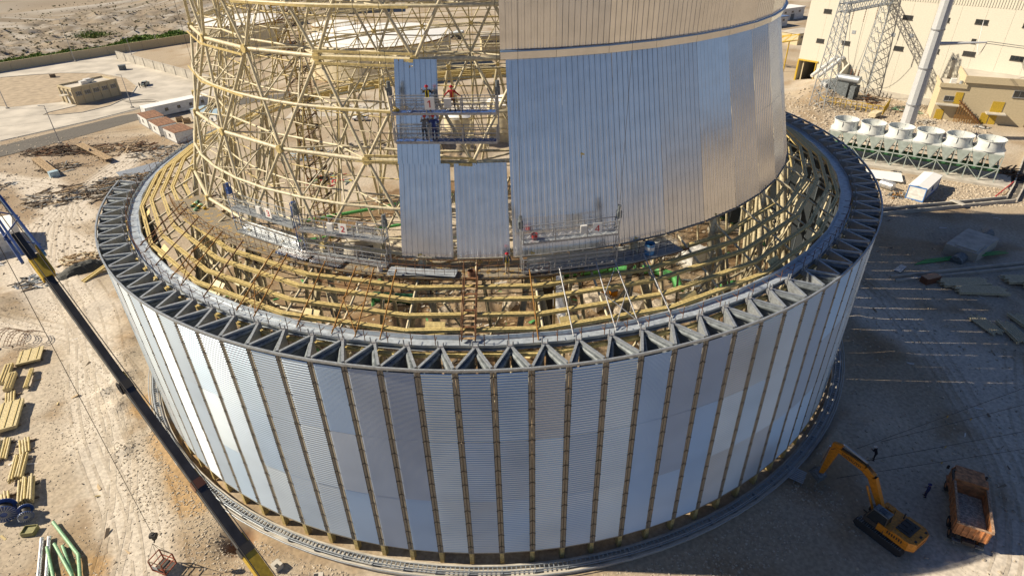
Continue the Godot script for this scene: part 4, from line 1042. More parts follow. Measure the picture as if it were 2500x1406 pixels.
	heap("grey planks heap stretching behind the big timber heap", -90, -41, 6, 6, 120, 1.0, [1.0, 3.5], ow, 2)
	heap("dark scrap heap along the road verge", -106, -70, 10, 4, 200, 1.2, [0.8, 3.0], ["dark_wood", "dark_wood", "old_wood", "rust"], 3)
	heap("brown reinforcing scrap behind the plank tables", -92, -70, 10, 5, 160, 0.8, [0.8, 3.4], ["rust", "old_wood", "dark_wood", "wood"], 4)
	heap("pale block debris below the rust-roofed cabins", -80, -66, 8, 6, 150, 0.7, [0.5, 1.6], ["concrete", "concrete", "old_wood", "galvd"], 5)
	heap("white block stack at far left of timber yard", -109, -47, 6, 5, 100, 1.3, [0.6, 1.6], ["concrete", "white", "galvd", "old_wood"], 6)
	heap("dark brown plank pile at the left frame edge", -107, -38, 7, 4, 140, 1.5, [2.0, 4.5], ["dark_wood", "dark_wood", "rust"], 7)
	heap("long dark boards between the plank tables", -99, -58, 5, 3, 40, 0.4, [1.5, 5.0], ow, 8)
	heap("loose pale pallets dumped beside the dirt track", -69.5, -13, 3.4, 2.6, 70, 1.1, [0.8, 1.8], ["wood", "wood", "pale"], 9)
	heap("grey wire and scrap pile beside the crane head", -72, -6, 3.5, 3, 60, 0.8, [0.5, 1.6], ["galvd", "dark_steel", "galv", "old_wood"], 10)
	heap("brown twig debris on bank left of the ring", -63.5, -15, 2.5, 6, 90, 0.6, [0.4, 1.6], ["old_wood", "wood", "dark_wood"], 12)
	heap("black rubbish heap at left frame edge below dark planks", -92, -26, 3, 3, 50, 0.9, [0.5, 1.6], ["dark_steel", "old_wood", "white", "galvd"], 11)
	for q in [["long plank workbench nearer the tower", [-102.9, -72.1], [-89.2, -60.1]], ["long plank workbench with pale blue box at its end", [-107.6, -62.5], [-98.0, -53.2]]]:
		var a := V(q[1][0], 0, q[1][1]); var b := V(q[2][0], 0, q[2][1])
		var wb = thing("plank_bench", q[0], "bench")
		var sd := (b - a).normalized().cross(Vector3.UP)
		for i in 4: bar(wb, "plank", a + sd * (0.45 * i - 0.7) + V(0, 1, 0), b + sd * (0.45 * i - 0.7) + V(0, 1, 0), 0.42, 0.08, "wood")
		for i in 7:
			for s in [-0.8, 0.7]: bar(wb, "leg", a.lerp(b, (i + 0.3) / 7) + sd * s, a.lerp(b, (i + 0.3) / 7) + sd * s + V(0, 0.96, 0), 0.12, 0.12, "wood")
	box(thing("tool_chest", "pale blue chest at near end of the left plank workbench", "box", V(-97.4, 0, -52.6), -0.75), "chest", V(0, 0.6, 0), V(1.4, 1.2, 1.8), "pale_blue")
	person("worker in dark clothes beside the plank workbench", V(-96.6, 0.05, -66.0), 0.5, 2, [Color(0.03, 0.05, 0.1), Color(0.03, 0.03, 0.05), Color(0.3, 0.18, 0.1), Color(0.01, 0.01, 0.01)], Color(0.5, 0.5, 0.5))
	sheets("laid_sheets", "large grey corrugated sheets spread on the ground behind ring's left end", V(-79.4, 0.15, -54.5), 0.75, 9.0, 5.0, 3, "galv")
	sheets("laid_sheets", "small blue-grey sheet on ground between tarp and ring", V(-65.2, 0.12, -12.5), 0.9, 5.0, 1.8, 2, "galv")
	var tp2 := G.new(); var tr := RandomNumberGenerator.new(); tr.seed = 6
	var hf := func(u, v): return 1.5 * exp(-pow((u - 0.35) * 3, 2)) * (1 - pow(2 * v - 1, 2)) + 1.2 * exp(-pow((u - 0.75) * 4, 2)) * (1 - pow(2 * v - 1, 2)) + 0.25 * n2.get_noise_2d(u * 300, v * 200)
	for i in 18:
		for j in 10:
			var q := []
			for e in [[0, 0], [1, 0], [1, 1], [0, 1]]:
				var u: float = (i + e[0]) / 18.0; var v: float = (j + e[1]) / 10.0
				q.append(V(u * 7 - 3.5, hf.call(u, v), v * 3.6 - 1.8))
			tp2.quad(q[0], q[3], q[2], q[1])
	solo("tarpaulin_heap", tp2.mesh(), "tarp", "black tarpaulin draped over a heap beside the ring", "tarpaulin", "", "", Transform3D(yb(40), V(-66.5, 0.0, -9.0)))
	var yb2 = thing("cream_beam", "yellow box beams leaning across the black tarpaulin heap", "beam")
	bar(yb2, "beam", V(-64.2, 0.3, -5.2), V(-61.5, 1.3, -12.0), 0.3, 0.3, "yellow"); bar(yb2, "beam", V(-64.7, 0.3, -5.5), V(-62.0, 1.2, -12.2), 0.2, 0.3, "yellow"); bar(yb2, "beam", V(-63, 0.25, -8.2), V(-60, 0.25, -9.3), 0.2, 0.2, "yellow")
	# white shed under the crane jib
	var ws = thing("storage_shed", "white flat-roofed shed under the blue crane jib", "shed", V(-83.6, 0, -16.4))
	ws.basis = frame_of(Vector2(-83.6, -16.4), Vector2(-78.5, -19.8)).rotated(Vector3.UP, 0.0)
	box(ws, "wall", V(-6, 1.7, -4.5), V(16, 3.4, 8), "white")
	for i in 8: box(ws, "roof_panel", V(-13 + i * 2, 3.48, -4.5), V(1.96, 0.12, 8.4), "board")
	box(ws, "door", V(-2, 1.2, -0.47), V(1.6, 2.4, 0.06), "steel")
	var sk = heap("wrapped sacks and boards along the white shed wall", -84.5, -12.3, 3.0, 1.0, 26, 0.8, [0.6, 1.2], ["galvd", "safety", "old_wood", "white"], 14, "sack_heap", "sack")
	# reinforcement frames, cream panels and tube bundles along the left frame edge
	for q in [["leftmost rusty curved reinforcement cage at the frame edge", -66.2, 9.2], ["middle rusty curved reinforcement cage", -64.4, 9.8], ["rightmost rusty curved reinforcement cage beside cream panels", -62.6, 9.9]]:
		var g := G.new()
		for s in [0.0, 0.5, 1.0]:
			for i in 8:
				var a := -0.8 + 0.2 * i; g.rod(V(s - 0.5, 1.6 * (1 - a * a) + 0.1, a * 2), V(s - 0.5, 1.6 * (1 - (a + 0.2) * (a + 0.2)) + 0.1, (a + 0.2) * 2), 0.035, -1, 5)
		for i in 9:
			var a := -0.8 + 0.2 * i; g.rod(V(-0.6, 1.6 * (1 - a * a) + 0.1, a * 2), V(0.6, 1.6 * (1 - a * a) + 0.1, a * 2), 0.03, -1, 5)
		solo("rebar_cage", g.mesh(), "rust", q[0], "rebar cage", "curved rebar cages", "", Transform3D(yb(-15), V(q[1], 0, q[2])))
	var pi := 0
	for q in [["cream panel stack lying square beside the rebar cages", -60.6, 13.4, 2.6, 3.0, 0.5, 15, 4], ["narrow cream box beam left of the square panel stack", -61.2, 17.0, 0.9, 4.0, 0.5, 12, 1], ["yellow box beam below the square panel stack", -59.6, 18.6, 0.8, 3.4, 0.6, 10, 1], ["thin yellow post lying right of the box beams", -57.8, 18.0, 0.4, 4.0, 0.4, 8, 1], ["long ribbed cream panel stack at the left edge", -55.8, 24.6, 2.2, 5.0, 0.6, 18, 3]]:
		var k = thing("panel_stack" if q[7] > 1 else "box_beam", q[0], "panels" if q[7] > 1 else "beam", V(q[1], 0, q[2]), deg_to_rad(21.0 + 0.2 * q[6]))
		var n: int = q[7]
		for i in n: box(k, "panel" if n > 1 else "web", V(0.06 * i, 0.25 + q[5] * (i + 0.5) / n, 0.1 * i), V(q[3], q[5] / n * 0.8, q[4]), "pale_yellow")
		for s in [-0.35, 0.0, 0.35]: box(k, "rib" if n > 1 else "flange", V(q[3] * s + 0.1, 0.27 + q[5], 0.1), V(0.07, 0.06, q[4] * 0.98), "yellow")
		for s in [-0.35, 0.35]: box(k, "bearer", V(0, 0.12, q[4] * s), V(q[3] * 1.15, 0.24, 0.18), "old_wood")
	var bi := 0
	for q in [["leaning yellow tubes bundle above the long panel stack", -57.6, 21.6, 4, 3.2, 20], ["yellow tube bundle at frame edge beside long panels", -57.4, 24.4, 5, 3.6, -6], ["yellow tubes at frame edge below the long panels", -53.2, 29.6, 6, 3.4, 8], ["short strapped tubes right of frame-edge bundle", -51.0, 29.2, 4, 2.6, 26], ["strapped cream tube bundle above the cable reels", -49.7, 32.3, 10, 3.6, 6], ["wide cream tube bundle casting a comb shadow", -46.8, 35.5, 15, 3.4, 16], ["thin cream tube pair pointing at the cable reels", -48.2, 36.6, 4, 2.8, 30], ["yellow tubes lying behind the rebar cages", -66.5, 12.6, 8, 3.6, 0]]:
		var k = thing("tube_bundle", q[0], "tubes", V(q[1], 0, q[2]), deg_to_rad(q[5] * 0.5 + 22.0), "cream tube bundles at the left edge")
		for i in q[3]:
			var lay: int = i / 5; rod(k, "tube", V((i % 5) * 0.26 - 0.5 + 0.06 * sin(i * 3.0), 0.32 + lay * 0.24, -q[4] / 2 + 0.2 * sin(i * 2.1)), V((i % 5) * 0.26 - 0.5, 0.32 + lay * 0.24, q[4] / 2 + 0.2 * cos(i * 1.3)), 0.11, "pale_yellow" if i % 3 else "yellow")
		for s in [-0.3, 0.3]: box(k, "bearer", V(0, 0.1, q[4] * s), V(1.9, 0.2, 0.14), "old_wood")
	# cable reels
	for q in [["big blue cable reel standing at the lower left frame edge", -46.9, 38.2, 1.0, 0.5], ["small blue cable reel lying behind the big reel", -45.0, 38.3, 0.65, 0.6]]:
		var k = thing("cable_reel", q[0], "cable reel", V(q[1], q[3], q[2]), q[4], "blue cable reels")
		for s in [-0.5, 0.5]:
			var g := G.new(); g.rod(V(0, 0, s - 0.03), V(0, 0, s + 0.03), q[3], -1, 28); put(k, "flange", g.mesh(), "blue")
			for i in 22:
				var a := TAU * i / 22; bar(k, "spoke", V(cos(a) * q[3] * 0.3, sin(a) * q[3] * 0.3, s * 1.13), V(cos(a) * q[3] * 0.97, sin(a) * q[3] * 0.97, s * 1.13), 0.05, 0.09, "galv", Vector3.BACK)
		var g2 := G.new(); g2.rod(V(0, 0, -0.47), V(0, 0, 0.47), q[3] * 0.6, -1, 20); put(k, "cable", g2.mesh(), "black")
	var gb2 = thing("steel_box", "open olive steel bin behind the green pipes", "bin", V(-43.7, 0, 40.0), 0.1)
	for q in [[V(0, 0.25, 0.45), V(1.1, 0.5, 0.05)], [V(0, 0.25, -0.45), V(1.1, 0.5, 0.05)], [V(0.55, 0.25, 0), V(0.05, 0.5, 0.9)], [V(-0.55, 0.25, 0), V(0.05, 0.5, 0.9)], [V(0, 0.3, 0), V(1.08, 0.05, 0.88)]]: box(gb2, "side", q[0], q[1], "olive")
	for q in [["single bent mint green pipe lying right of the others", [V(-42.0, 0.35, 39.2), V(-37.6, 0.35, 42.8), V(-34.4, 0.35, 47.8)], 0.15, "mint"], ["left mint green pipe of the close trio", [V(-40.9, 0.4, 41.9), V(-36.2, 0.4, 47.8)], 0.135, "mint"], ["middle mint green pipe of the close trio", [V(-40.3, 0.55, 41.7), V(-36.9, 0.5, 44.9), V(-35.2, 0.4, 48)], 0.135, "mint"], ["right mint green pipe of the close trio", [V(-39.6, 0.35, 41.8), V(-36.6, 0.35, 45.2), V(-34.7, 0.35, 48)], 0.135, "mint"], ["left silver pipe beside the mint green pipes", [V(-42.0, 0.3, 40.9), V(-38.4, 0.3, 47.5)], 0.18, "silver"], ["right silver pipe half under the mint green pipes", [V(-41.4, 0.3, 40.8), V(-37.5, 0.3, 47.8)], 0.18, "silver"]]:
		var g := G.new(); g.path(q[1], q[2], 10); solo("pipe", g.mesh(), q[3], q[0], "pipe", "pipes at the lower left")
	# crane basket on the ground
	var bk = thing("man_basket", "rusty red steel work basket hanging from crane hook near the ground", "basket", V(-29.2, 0.5, 44.4), -0.35)
	for x in [-0.7, 0.7]:
		for z in [-0.6, 0.6]: bar(bk, "corner_post", V(x, 0, z), V(x, 1.3, z), 0.09, 0.09, "red_rust")
	for y in [0.05, 0.6, 1.3]:
		for s in [-0.6, 0.6]: bar(bk, "rail", V(-0.7, y, s), V(0.7, y, s), 0.07, 0.07, "red_rust" if y < 1 else "old_wood")
		for s in [-0.7, 0.7]: bar(bk, "rail", V(s, y, -0.6), V(s, y, 0.6), 0.07, 0.07, "red_rust")
	box(bk, "floor", V(0, 0.03, 0), V(1.35, 0.05, 1.15), "dark_steel"); box(bk, "plate", V(-0.2, 0.6, 0.64), V(0.6, 0.4, 0.03), "galv")
	for x in [-0.7, 0.7]:
		for z in [-0.6, 0.6]: rod(bk, "sling", V(x, 1.3, z), V(0, 3.2, 0), 0.015, "dark_steel")
func car_parts(t, mt):
	var g := G.new(); g.box(V(0, 0.65, 0), V(1.7, 0.6, 4.0)); put(t, "body", g.mesh(), mt)
	var c := G.new()
	var p := [V(-0.78, 0.95, -1.0), V(0.78, 0.95, -1.0), V(0.78, 0.95, 1.6), V(-0.78, 0.95, 1.6), V(-0.62, 1.45, -0.4), V(0.62, 1.45, -0.4), V(0.62, 1.45, 1.1), V(-0.62, 1.45, 1.1)]
	for f in [[0, 4, 5, 1], [1, 5, 6, 2], [2, 6, 7, 3], [3, 7, 4, 0]]: c.quad(p[f[0]], p[f[1]], p[f[2]], p[f[3]])
	put(t, "cabin_glass", c.mesh(), "glass"); box(t, "roof", V(0, 1.46, 0.35), V(1.26, 0.06, 1.55), mt)
	for x in [-0.8, 0.8]:
		for z in [-1.25, 1.25]: rod(t, "wheel", V(x - 0.1, 0.32, z), V(x + 0.1, 0.32, z), 0.32, "rubber")
# ---------- crane ----------
func crane():
	var t = thing("mobile_crane", "telescopic crane boom, black sections with yellow base and blue jib, rising over left foreground", "crane")
	var B := V(9.95, 3.0, 77.54); var T := V(-28.96, 39.76, 44.22)
	var d := (T - B).normalized(); var b := bas(B, T)
	var at := func(s): return B + d * s
	bar(t, "boom_base", at.call(-2.0), at.call(34.8), 0.56, 0.66, "safety")
	for q in [[34.6, 38.6, 0.46, 0.54], [38.4, 44.6, 0.41, 0.48], [44.4, 51.6, 0.36, 0.42]]:
		bar(t, "boom_section", at.call(q[0]), at.call(q[1]), q[2], q[3], "boom_black")
		for e in [-1, 1]: bar(t, "boom_stripe", at.call(q[0]) + b.x * e * (q[2] / 2 + 0.004) + b.y * q[3] * 0.2, at.call(q[1]) + b.x * e * (q[2] / 2 + 0.004) + b.y * q[3] * 0.2, 0.01, 0.14, "galvd", b.y)
		var n := int((q[1] - q[0]) / 0.8)
		for i in n: bar(t, "boom_mark", at.call(q[0] + 0.8 * i + 0.4) + b.x * -(q[2] / 2 + 0.012) - b.y * 0.2, at.call(q[0] + 0.8 * i + 0.45) + b.x * -(q[2] / 2 + 0.012) + b.y * 0.0, 0.02, 0.2, "galv", b.y)
	for q in [[34.8, 0.62, 0.72, "dark_steel"], [38.6, 0.52, 0.6, "brown"], [44.6, 0.47, 0.54, "dark_steel"]]:
		bar(t, "collar", at.call(q[0] - 0.35), at.call(q[0] + 0.1), q[1], q[2], q[3]); bar(t, "wear_pad", at.call(q[0] - 0.5) - b.x * q[1] * 0.45, at.call(q[0] + 0.6) - b.x * q[1] * 0.45, 0.08, 0.16, "safety")
	var rp := G.new()
	for i in 9:
		rp.rod(at.call(44.5) + b.x * 0.3 + b.y * (0.2 * cos(i * 0.7)) + d * (0.3 * sin(i * 0.7)), at.call(44.5) + b.x * 0.3 + b.y * (0.2 * cos(i * 0.7 + 0.7)) + d * (0.3 * sin(i * 0.7 + 0.7)), 0.05)
	put(t, "hose_loop", rp.mesh(), "rubber")
	# head and fly jib
	bar(t, "boom_head", at.call(51.4), at.call(52.8), 0.5, 0.55, "safety"); bar(t, "head_plate", at.call(51.5) - b.x * 0.32 + b.y * 0.1, at.call(53.2) - b.x * 0.32 + b.y * 0.1, 0.08, 0.6, "safety")
	bar(t, "head_plate", at.call(52.5) + b.x * 0.1 + b.y * 0.4, at.call(54.2) + b.x * 0.1 + b.y * 0.35, 0.36, 0.12, "dark_steel")
	for s in [-1, 1]:
		bar(t, "jib_chord", at.call(52.8) + b.x * 0.5 * s - b.y * 0.15, at.call(62.8) + b.x * 0.2 * s, 0.13, 0.2, "sky_blue" if s < 0 else "blue")
		bar(t, "jib_chord", at.call(52.8) + b.x * 0.4 * s + b.y * 0.5, at.call(62.8) + b.x * 0.15 * s + b.y * 0.25, 0.1, 0.12, "blue")
	for i in 9: rod(t, "jib_brace", at.call(53.4 + i) + b.x * (0.6 - 0.04 * i) * (1 if i % 2 else -1), at.call(54.3 + i) - b.x * (0.58 - 0.04 * i) * (1 if i % 2 else -1), 0.04, "blue")
	box(t, "jib_end", T, V(0.6, 0.6, 0.6), "blue", b)
	for s in [0.25, -0.3]: rod(t, "hoist_rope", at.call(30) + b.y * 0.5 + b.x * s, T + b.y * 0.5 + b.x * s * 0.5, 0.022, "dark_steel")
	# load line and hook block
	rod(t, "load_line", T, V(-28.96, 4.8, 44.22), 0.02, "dark_steel")
	var hk := G.new(); hk.rod(V(-28.96, 4.8, 44.22), V(-28.96, 4.1, 44.22), 0.16, 0.2, 8); hk.rod(V(-29.2, 4.5, 44.22), V(-28.7, 4.5, 44.22), 0.26, -1, 10); hk.rod(V(-28.96, 4.1, 44.22), V(-29.1, 3.7, 44.3), 0.06); put(t, "hook_block", hk.mesh(), "dark_steel")
	# carrier below the boom foot, out of the picture
	box(t, "carrier", V(9.5, 1.5, 78), V(3.0, 0.9, 12), "safety", yb(-35)); box(t, "turntable", V(9.9, 2.6, 77.6), V(2.8, 1.6, 4.0), "safety", yb(49)); box(t, "cab", V(5.0, 2.4, 83.6), V(2.6, 1.6, 2.2), "safety", yb(-35))
	for i in 5:
		for s in [-1.2, 1.2]: rod(t, "wheel", V(9.5, 0.65, 78) + yb(-35) * V(s - 0.25, 0, -4.6 + i * 2.2), V(9.5, 0.65, 78) + yb(-35) * V(s + 0.25, 0, -4.6 + i * 2.2), 0.65, "rubber")
# ---------- machines on the right ----------
func excavator():
	var t = thing("excavator", "orange crawler excavator digging in the tower's shade", "excavator", V(34.3, 0.0, 43.5), 0.535)
	for s in [-1, 1]:
		var g := G.new(); var pts := [Vector2(-2.15, 0.35), Vector2(-1.8, 0.05), Vector2(1.8, 0.05), Vector2(2.15, 0.35), Vector2(2.15, 0.6), Vector2(1.8, 0.92), Vector2(-1.8, 0.92), Vector2(-2.15, 0.6)]
		for i in 8:
			var a: Vector2 = pts[i]; var c: Vector2 = pts[(i + 1) % 8]
			g.quad(V(s * 1.2 - 0.3, a.y, a.x), V(s * 1.2 - 0.3, c.y, c.x), V(s * 1.2 + 0.3, c.y, c.x), V(s * 1.2 + 0.3, a.y, a.x))
		for e in [-0.28, 0.28]:
			for i in range(1, 7): g.tri(V(s * 1.2 + e, pts[0].y, pts[0].x), V(s * 1.2 + e, pts[i].y, pts[i].x), V(s * 1.2 + e, pts[i + 1].y, pts[i + 1].x))
		var tk = put(t, "track", g.mesh(), "rubber")
		var sh := G.new()
		for i in 22: sh.box(V(s * 1.2, 0.94, -1.9 + i * 0.18), V(0.62, 0.05, 0.11)); sh.box(V(s * 1.2, 0.05, -1.9 + i * 0.18), V(0.62, 0.06, 0.11))
		put(tk, "track_shoe", sh.mesh(), "galvd").set_meta("kind", "stuff")
		box(t, "track_frame", V(s * 1.2, 0.5, 0), V(0.3, 0.4, 3.4), "dark_steel")
	box(t, "undercarriage", V(0, 0.75, 0), V(1.6, 0.5, 2.0), "dark_steel"); rod(t, "turntable", V(0, 0.9, 0), V(0, 1.2, 0), 0.75, "dark_steel")
	# house: chamfered counterweight outline
	var h := G.new(); h.prism(P2([[-1.35, 2.2], [-0.95, 2.7], [0.95, 2.7], [1.35, 2.2], [1.35, 0.75], [-1.35, 0.75]]), 1.2, 2.15); put(t, "counterweight", h.mesh(), "exc")
	var e2 := G.new(); e2.prism(P2([[-1.35, 0.74], [1.35, 0.74], [1.35, -1.2], [0.5, -1.2], [0.5, -0.4], [-1.35, -0.4]]), 1.2, 2.0); put(t, "engine_house", e2.mesh(), "exc")
	box(t, "engine_hood", V(0.1, 2.18, 1.35), V(1.7, 0.12, 1.2), "dark_steel"); box(t, "engine_hood", V(0.1, 2.26, 1.5), V(1.2, 0.1, 0.3), "black")
	for i in 3: box(t, "hood_rib", V(-0.5 + 0.55 * i, 2.27, 1.3), V(0.08, 0.05, 1.0), "black")
	for i in 7: box(t, "vent_slot", V(-1.36, 1.75, 0.5 + i * 0.2), V(0.03, 0.3, 0.1), "black")
	for x in [-0.7, 0.1, 0.9]: box(t, "rear_light", V(x, 2.16, 2.45), V(0.25, 0.04, 0.18), "black")
	rod(t, "exhaust", V(0.8, 2.1, 0.6), V(0.8, 2.7, 0.6), 0.07, "dark_steel")
	box(t, "tool_box", V(1.0, 2.05, -0.7), V(0.6, 0.15, 0.8), "exc")
	# cab
	var c := G.new()
	var lo := [V(-1.32, 1.2, -1.6), V(-0.42, 1.2, -1.6), V(-0.42, 1.2, 0.2), V(-1.32, 1.2, 0.2)]; var hi := [V(-1.25, 2.95, -1.15), V(-0.48, 2.95, -1.15), V(-0.48, 2.95, 0.12), V(-1.25, 2.95, 0.12)]
	for i in 4: c.quad(lo[i], lo[(i + 1) % 4], hi[(i + 1) % 4], hi[i])
	put(t, "cab_glass", c.mesh(), "glass"); box(t, "cab_roof", V(-0.865, 2.99, -0.5), V(0.84, 0.1, 1.35), "galvd")
	for i in 4: rod(t, "cab_pillar", lo[i], hi[i], 0.05, "dark_steel")
	box(t, "cab_sill", V(-0.87, 1.45, -0.7), V(0.94, 0.5, 1.84), "dark_steel")
	box(t, "roof_hatch", V(-0.86, 3.06, -0.5), V(0.5, 0.04, 0.5), "glass"); rod(t, "mirror", V(-1.35, 2.2, -1.5), V(-1.6, 2.5, -1.7), 0.06, "black")
	# boom of two tapering plates, stick, bucket and rams
	var p := [V(0.15, 1.6, -0.7), V(0.15, 4.7, -2.6), V(0.15, 5.1, -3.4), V(0.15, 5.2, -6.2)]
	var w := [0.45, 0.75, 0.75, 0.4]
	for i in 3:
		var g := G.new(); var q := bas(p[i], p[i + 1])
		for s in [-0.22, 0.22]: g.quad(p[i] + V(s, 0, 0) - q.y * w[i] / 2, p[i] + V(s, 0, 0) + q.y * w[i] / 2, p[i + 1] + V(s, 0, 0) + q.y * w[i + 1] / 2, p[i + 1] + V(s, 0, 0) - q.y * w[i + 1] / 2)
		for e in [-1, 1]: g.quad(p[i] + V(-0.22, 0, 0) + q.y * e * w[i] / 2, p[i] + V(0.22, 0, 0) + q.y * e * w[i] / 2, p[i + 1] + V(0.22, 0, 0) + q.y * e * w[i + 1] / 2, p[i + 1] + V(-0.22, 0, 0) + q.y * e * w[i + 1] / 2)
		put(t, "boom", g.mesh(), "exc")
	var sg := G.new()
	for s in [-0.16, 0.16]: sg.quad(V(0.15 + s, 5.9, -5.7), V(0.15 + s, 5.6, -6.6), V(0.15 + s, 1.3, -6.9), V(0.15 + s, 1.5, -6.5))
	sg.quad(V(-0.01, 5.6, -6.6), V(0.31, 5.6, -6.6), V(0.31, 1.3, -6.9), V(-0.01, 1.3, -6.9)); sg.quad(V(-0.01, 5.9, -5.7), V(0.31, 5.9, -5.7), V(0.31, 1.5, -6.5), V(-0.01, 1.5, -6.5)); sg.quad(V(-0.01, 5.9, -5.7), V(0.31, 5.9, -5.7), V(0.31, 5.6, -6.6), V(-0.01, 5.6, -6.6))
	put(t, "stick", sg.mesh(), "exc")
	rod(t, "stick_ram", V(0.15, 5.75, -3.4), V(0.15, 6.0, -5.6), 0.11, "galv"); rod(t, "ram_rod", V(0.15, 5.9, -4.8), V(0.15, 6.02, -5.75), 0.06, "chrome")
	for s in [-0.35, 0.65]: rod(t, "boom_ram", V(s, 1.5, -1.2), V(s, 3.9, -2.6), 0.1, "exc")
	rod(t, "bucket_ram", V(0.15, 4.9, -6.8), V(0.15, 2.4, -7.1), 0.08, "chrome")
	var bk := G.new(); var pr := []
	for i in 7: pr.append(Vector2(-6.6 + 0.65 * cos(-0.6 + i * 0.55) - 0.4, 0.75 + 0.65 * sin(-0.6 + i * 0.55)))
	for i in 6: bk.quad(V(-0.4, pr[i].y, pr[i].x), V(-0.4, pr[i + 1].y, pr[i + 1].x), V(0.7, pr[i + 1].y, pr[i + 1].x), V(0.7, pr[i].y, pr[i].x))
	for s in [-0.4, 0.7]:
		for i in range(1, 6): bk.tri(V(s, pr[0].y, pr[0].x), V(s, pr[i].y, pr[i].x), V(s, pr[i + 1].y, pr[i + 1].x))
	put(t, "bucket", bk.mesh(), "galvd")
	for i in 5: box(t, "bucket_tooth", V(-0.3 + i * 0.23, pr[6].y - 0.08, pr[6].x - 0.06), V(0.08, 0.22, 0.08), "galvd")
	for q in [-0.1, 0.0, 0.1]:
		var hs := G.new(); hs.path([V(0.15 + q, 2.0, -0.9), V(0.15 + q, 5.0, -2.45), V(0.15 + q, 5.55, -3.4), V(0.15 + q, 5.5, -5.9), V(0.15 + q * 3, 4.9, -6.5)], 0.03, 5); put(t, "hydraulic_hose", hs.mesh(), "rubber")
	for s in [-0.4, 0.2]: rod(t, "handrail", V(0.6, 2.0, s - 0.3), V(0.6, 2.5, s - 0.3), 0.025, "dark_steel")
	# lettering on the boom side and counterweight
	var tm := TextMesh.new(); tm.text = "HYUNDAI"; tm.font_size = 48; tm.pixel_size = 0.0085; tm.depth = 0.01
	var fz := V(0, 0.1, -2.8).normalized() * -1.0
	put(t, "lettering", tm, "black", Transform3D(Basis(Vector3(0, -0.036, 1).normalized() * -1.0, Vector3(0, 1, 0.036).normalized(), Vector3.LEFT), V(-0.085, 5.12, -4.6)))
	put(t, "lettering", tm, "black", Transform3D(Basis().scaled(Vector3.ONE * 0.7), V(0, 1.65, 2.715)))
func dump_truck():
	var t = thing("dump_truck", "orange dump truck with part load of soil parked beside excavator", "truck", V(41.66, 0, 42.99), -0.525)
	box(t, "chassis", V(0, 0.85, -0.9), V(0.9, 0.35, 7.6), "dark_steel")
	box(t, "bed_floor", V(0, 1.25, 0), V(2.4, 0.12, 5.0), "truck"); box(t, "bed_front", V(0, 2.1, -2.45), V(2.55, 1.7, 0.12), "truck"); box(t, "bed_canopy", V(0, 2.97, -2.85), V(2.55, 0.1, 0.9), "truck")
	for s in [-1.24, 1.24]:
		box(t, "bed_side", V(s, 1.98, 0), V(0.1, 1.45, 5.0), "truck"); box(t, "bed_rim", V(s, 2.74, 0), V(0.18, 0.1, 5.05), "pale_rust")
		for i in 6: box(t, "side_rib", V(s * 1.05, 1.95, -2.1 + i * 0.85), V(0.08, 1.4, 0.12), "truck")
	box(t, "tailgate", V(0, 1.9, 2.5), V(2.5, 1.3, 0.1), "truck"); box(t, "bed_rim", V(0, 2.58, 2.5), V(2.7, 0.1, 0.16), "pale_rust")
	for i in 6: box(t, "tailgate_rib", V(-1.1 + i * 0.44, 1.9, 2.58), V(0.09, 1.25, 0.1), "truck")
	var ld := G.new()
	for i in 10:
		for j in 16:
			var q := []
			for e in [[0, 0], [1, 0], [1, 1], [0, 1]]:
				var x: float = -1.18 + 2.36 * (i + e[0]) / 10; var z: float = -2.38 + 4.8 * (j + e[1]) / 16
				q.append(V(x, 1.5 + 0.35 * exp(-pow(z - 0.9, 2) * 0.4 - x * x * 0.4) + 0.1 * n2.get_noise_2d(x * 60, z * 60), z))
			ld.quad(q[0], q[1], q[2], q[3])
	put(t, "soil_load", ld.mesh(), "rock")
	# cab
	var c := G.new(); c.prism(P2([[-1.2, -2.75], [1.2, -2.75], [1.2, -4.6], [0.9, -4.8], [-0.9, -4.8], [-1.2, -4.6]]), 0.9, 2.0); put(t, "cab_body", c.mesh(), "truck")
	var g := G.new(); var lo := [V(-1.2, 2.0, -2.8), V(1.2, 2.0, -2.8), V(1.15, 2.0, -4.7), V(-1.15, 2.0, -4.7)]; var hi := [V(-1.1, 2.8, -2.9), V(1.1, 2.8, -2.9), V(1.0, 2.8, -4.3), V(-1.0, 2.8, -4.3)]
	for i in 4: g.quad(lo[i], lo[(i + 1) % 4], hi[(i + 1) % 4], hi[i])
	put(t, "cab_glass", g.mesh(), "glass"); box(t, "cab_roof", V(0, 2.84, -3.6), V(2.25, 0.12, 1.6), "truck")
	for i in 4: rod(t, "cab_pillar", lo[i], hi[i], 0.07, "truck")
	for s in [-1, 1]:
		box(t, "mirror", V(s * 1.5, 2.2, -4.6), V(0.2, 0.4, 0.1), "black"); box(t, "fender", V(s * 1.1, 1.15, -3.9), V(0.5, 0.1, 1.4), "truck"); box(t, "headlight", V(s * 0.85, 1.1, -4.8), V(0.3, 0.2, 0.06), "white"); box(t, "rear_step", V(s * 0.85, 0.75, 2.75), V(0.6, 0.06, 0.35), "galvd")
	box(t, "bumper", V(0, 0.75, -4.8), V(2.4, 0.3, 0.2), "dark_steel")
	for z in [-3.9, 0.6, 1.9]:
		for s in [-1.05, 1.05]:
			var wl := grp3(t, "wheel"); rod(wl, "tyre", V(s - 0.2, 0.52, z), V(s + 0.2, 0.52, z), 0.52, "rubber"); rod(wl, "rim", V(s - 0.21, 0.52, z), V(s + 0.21, 0.52, z), 0.24, "truck")
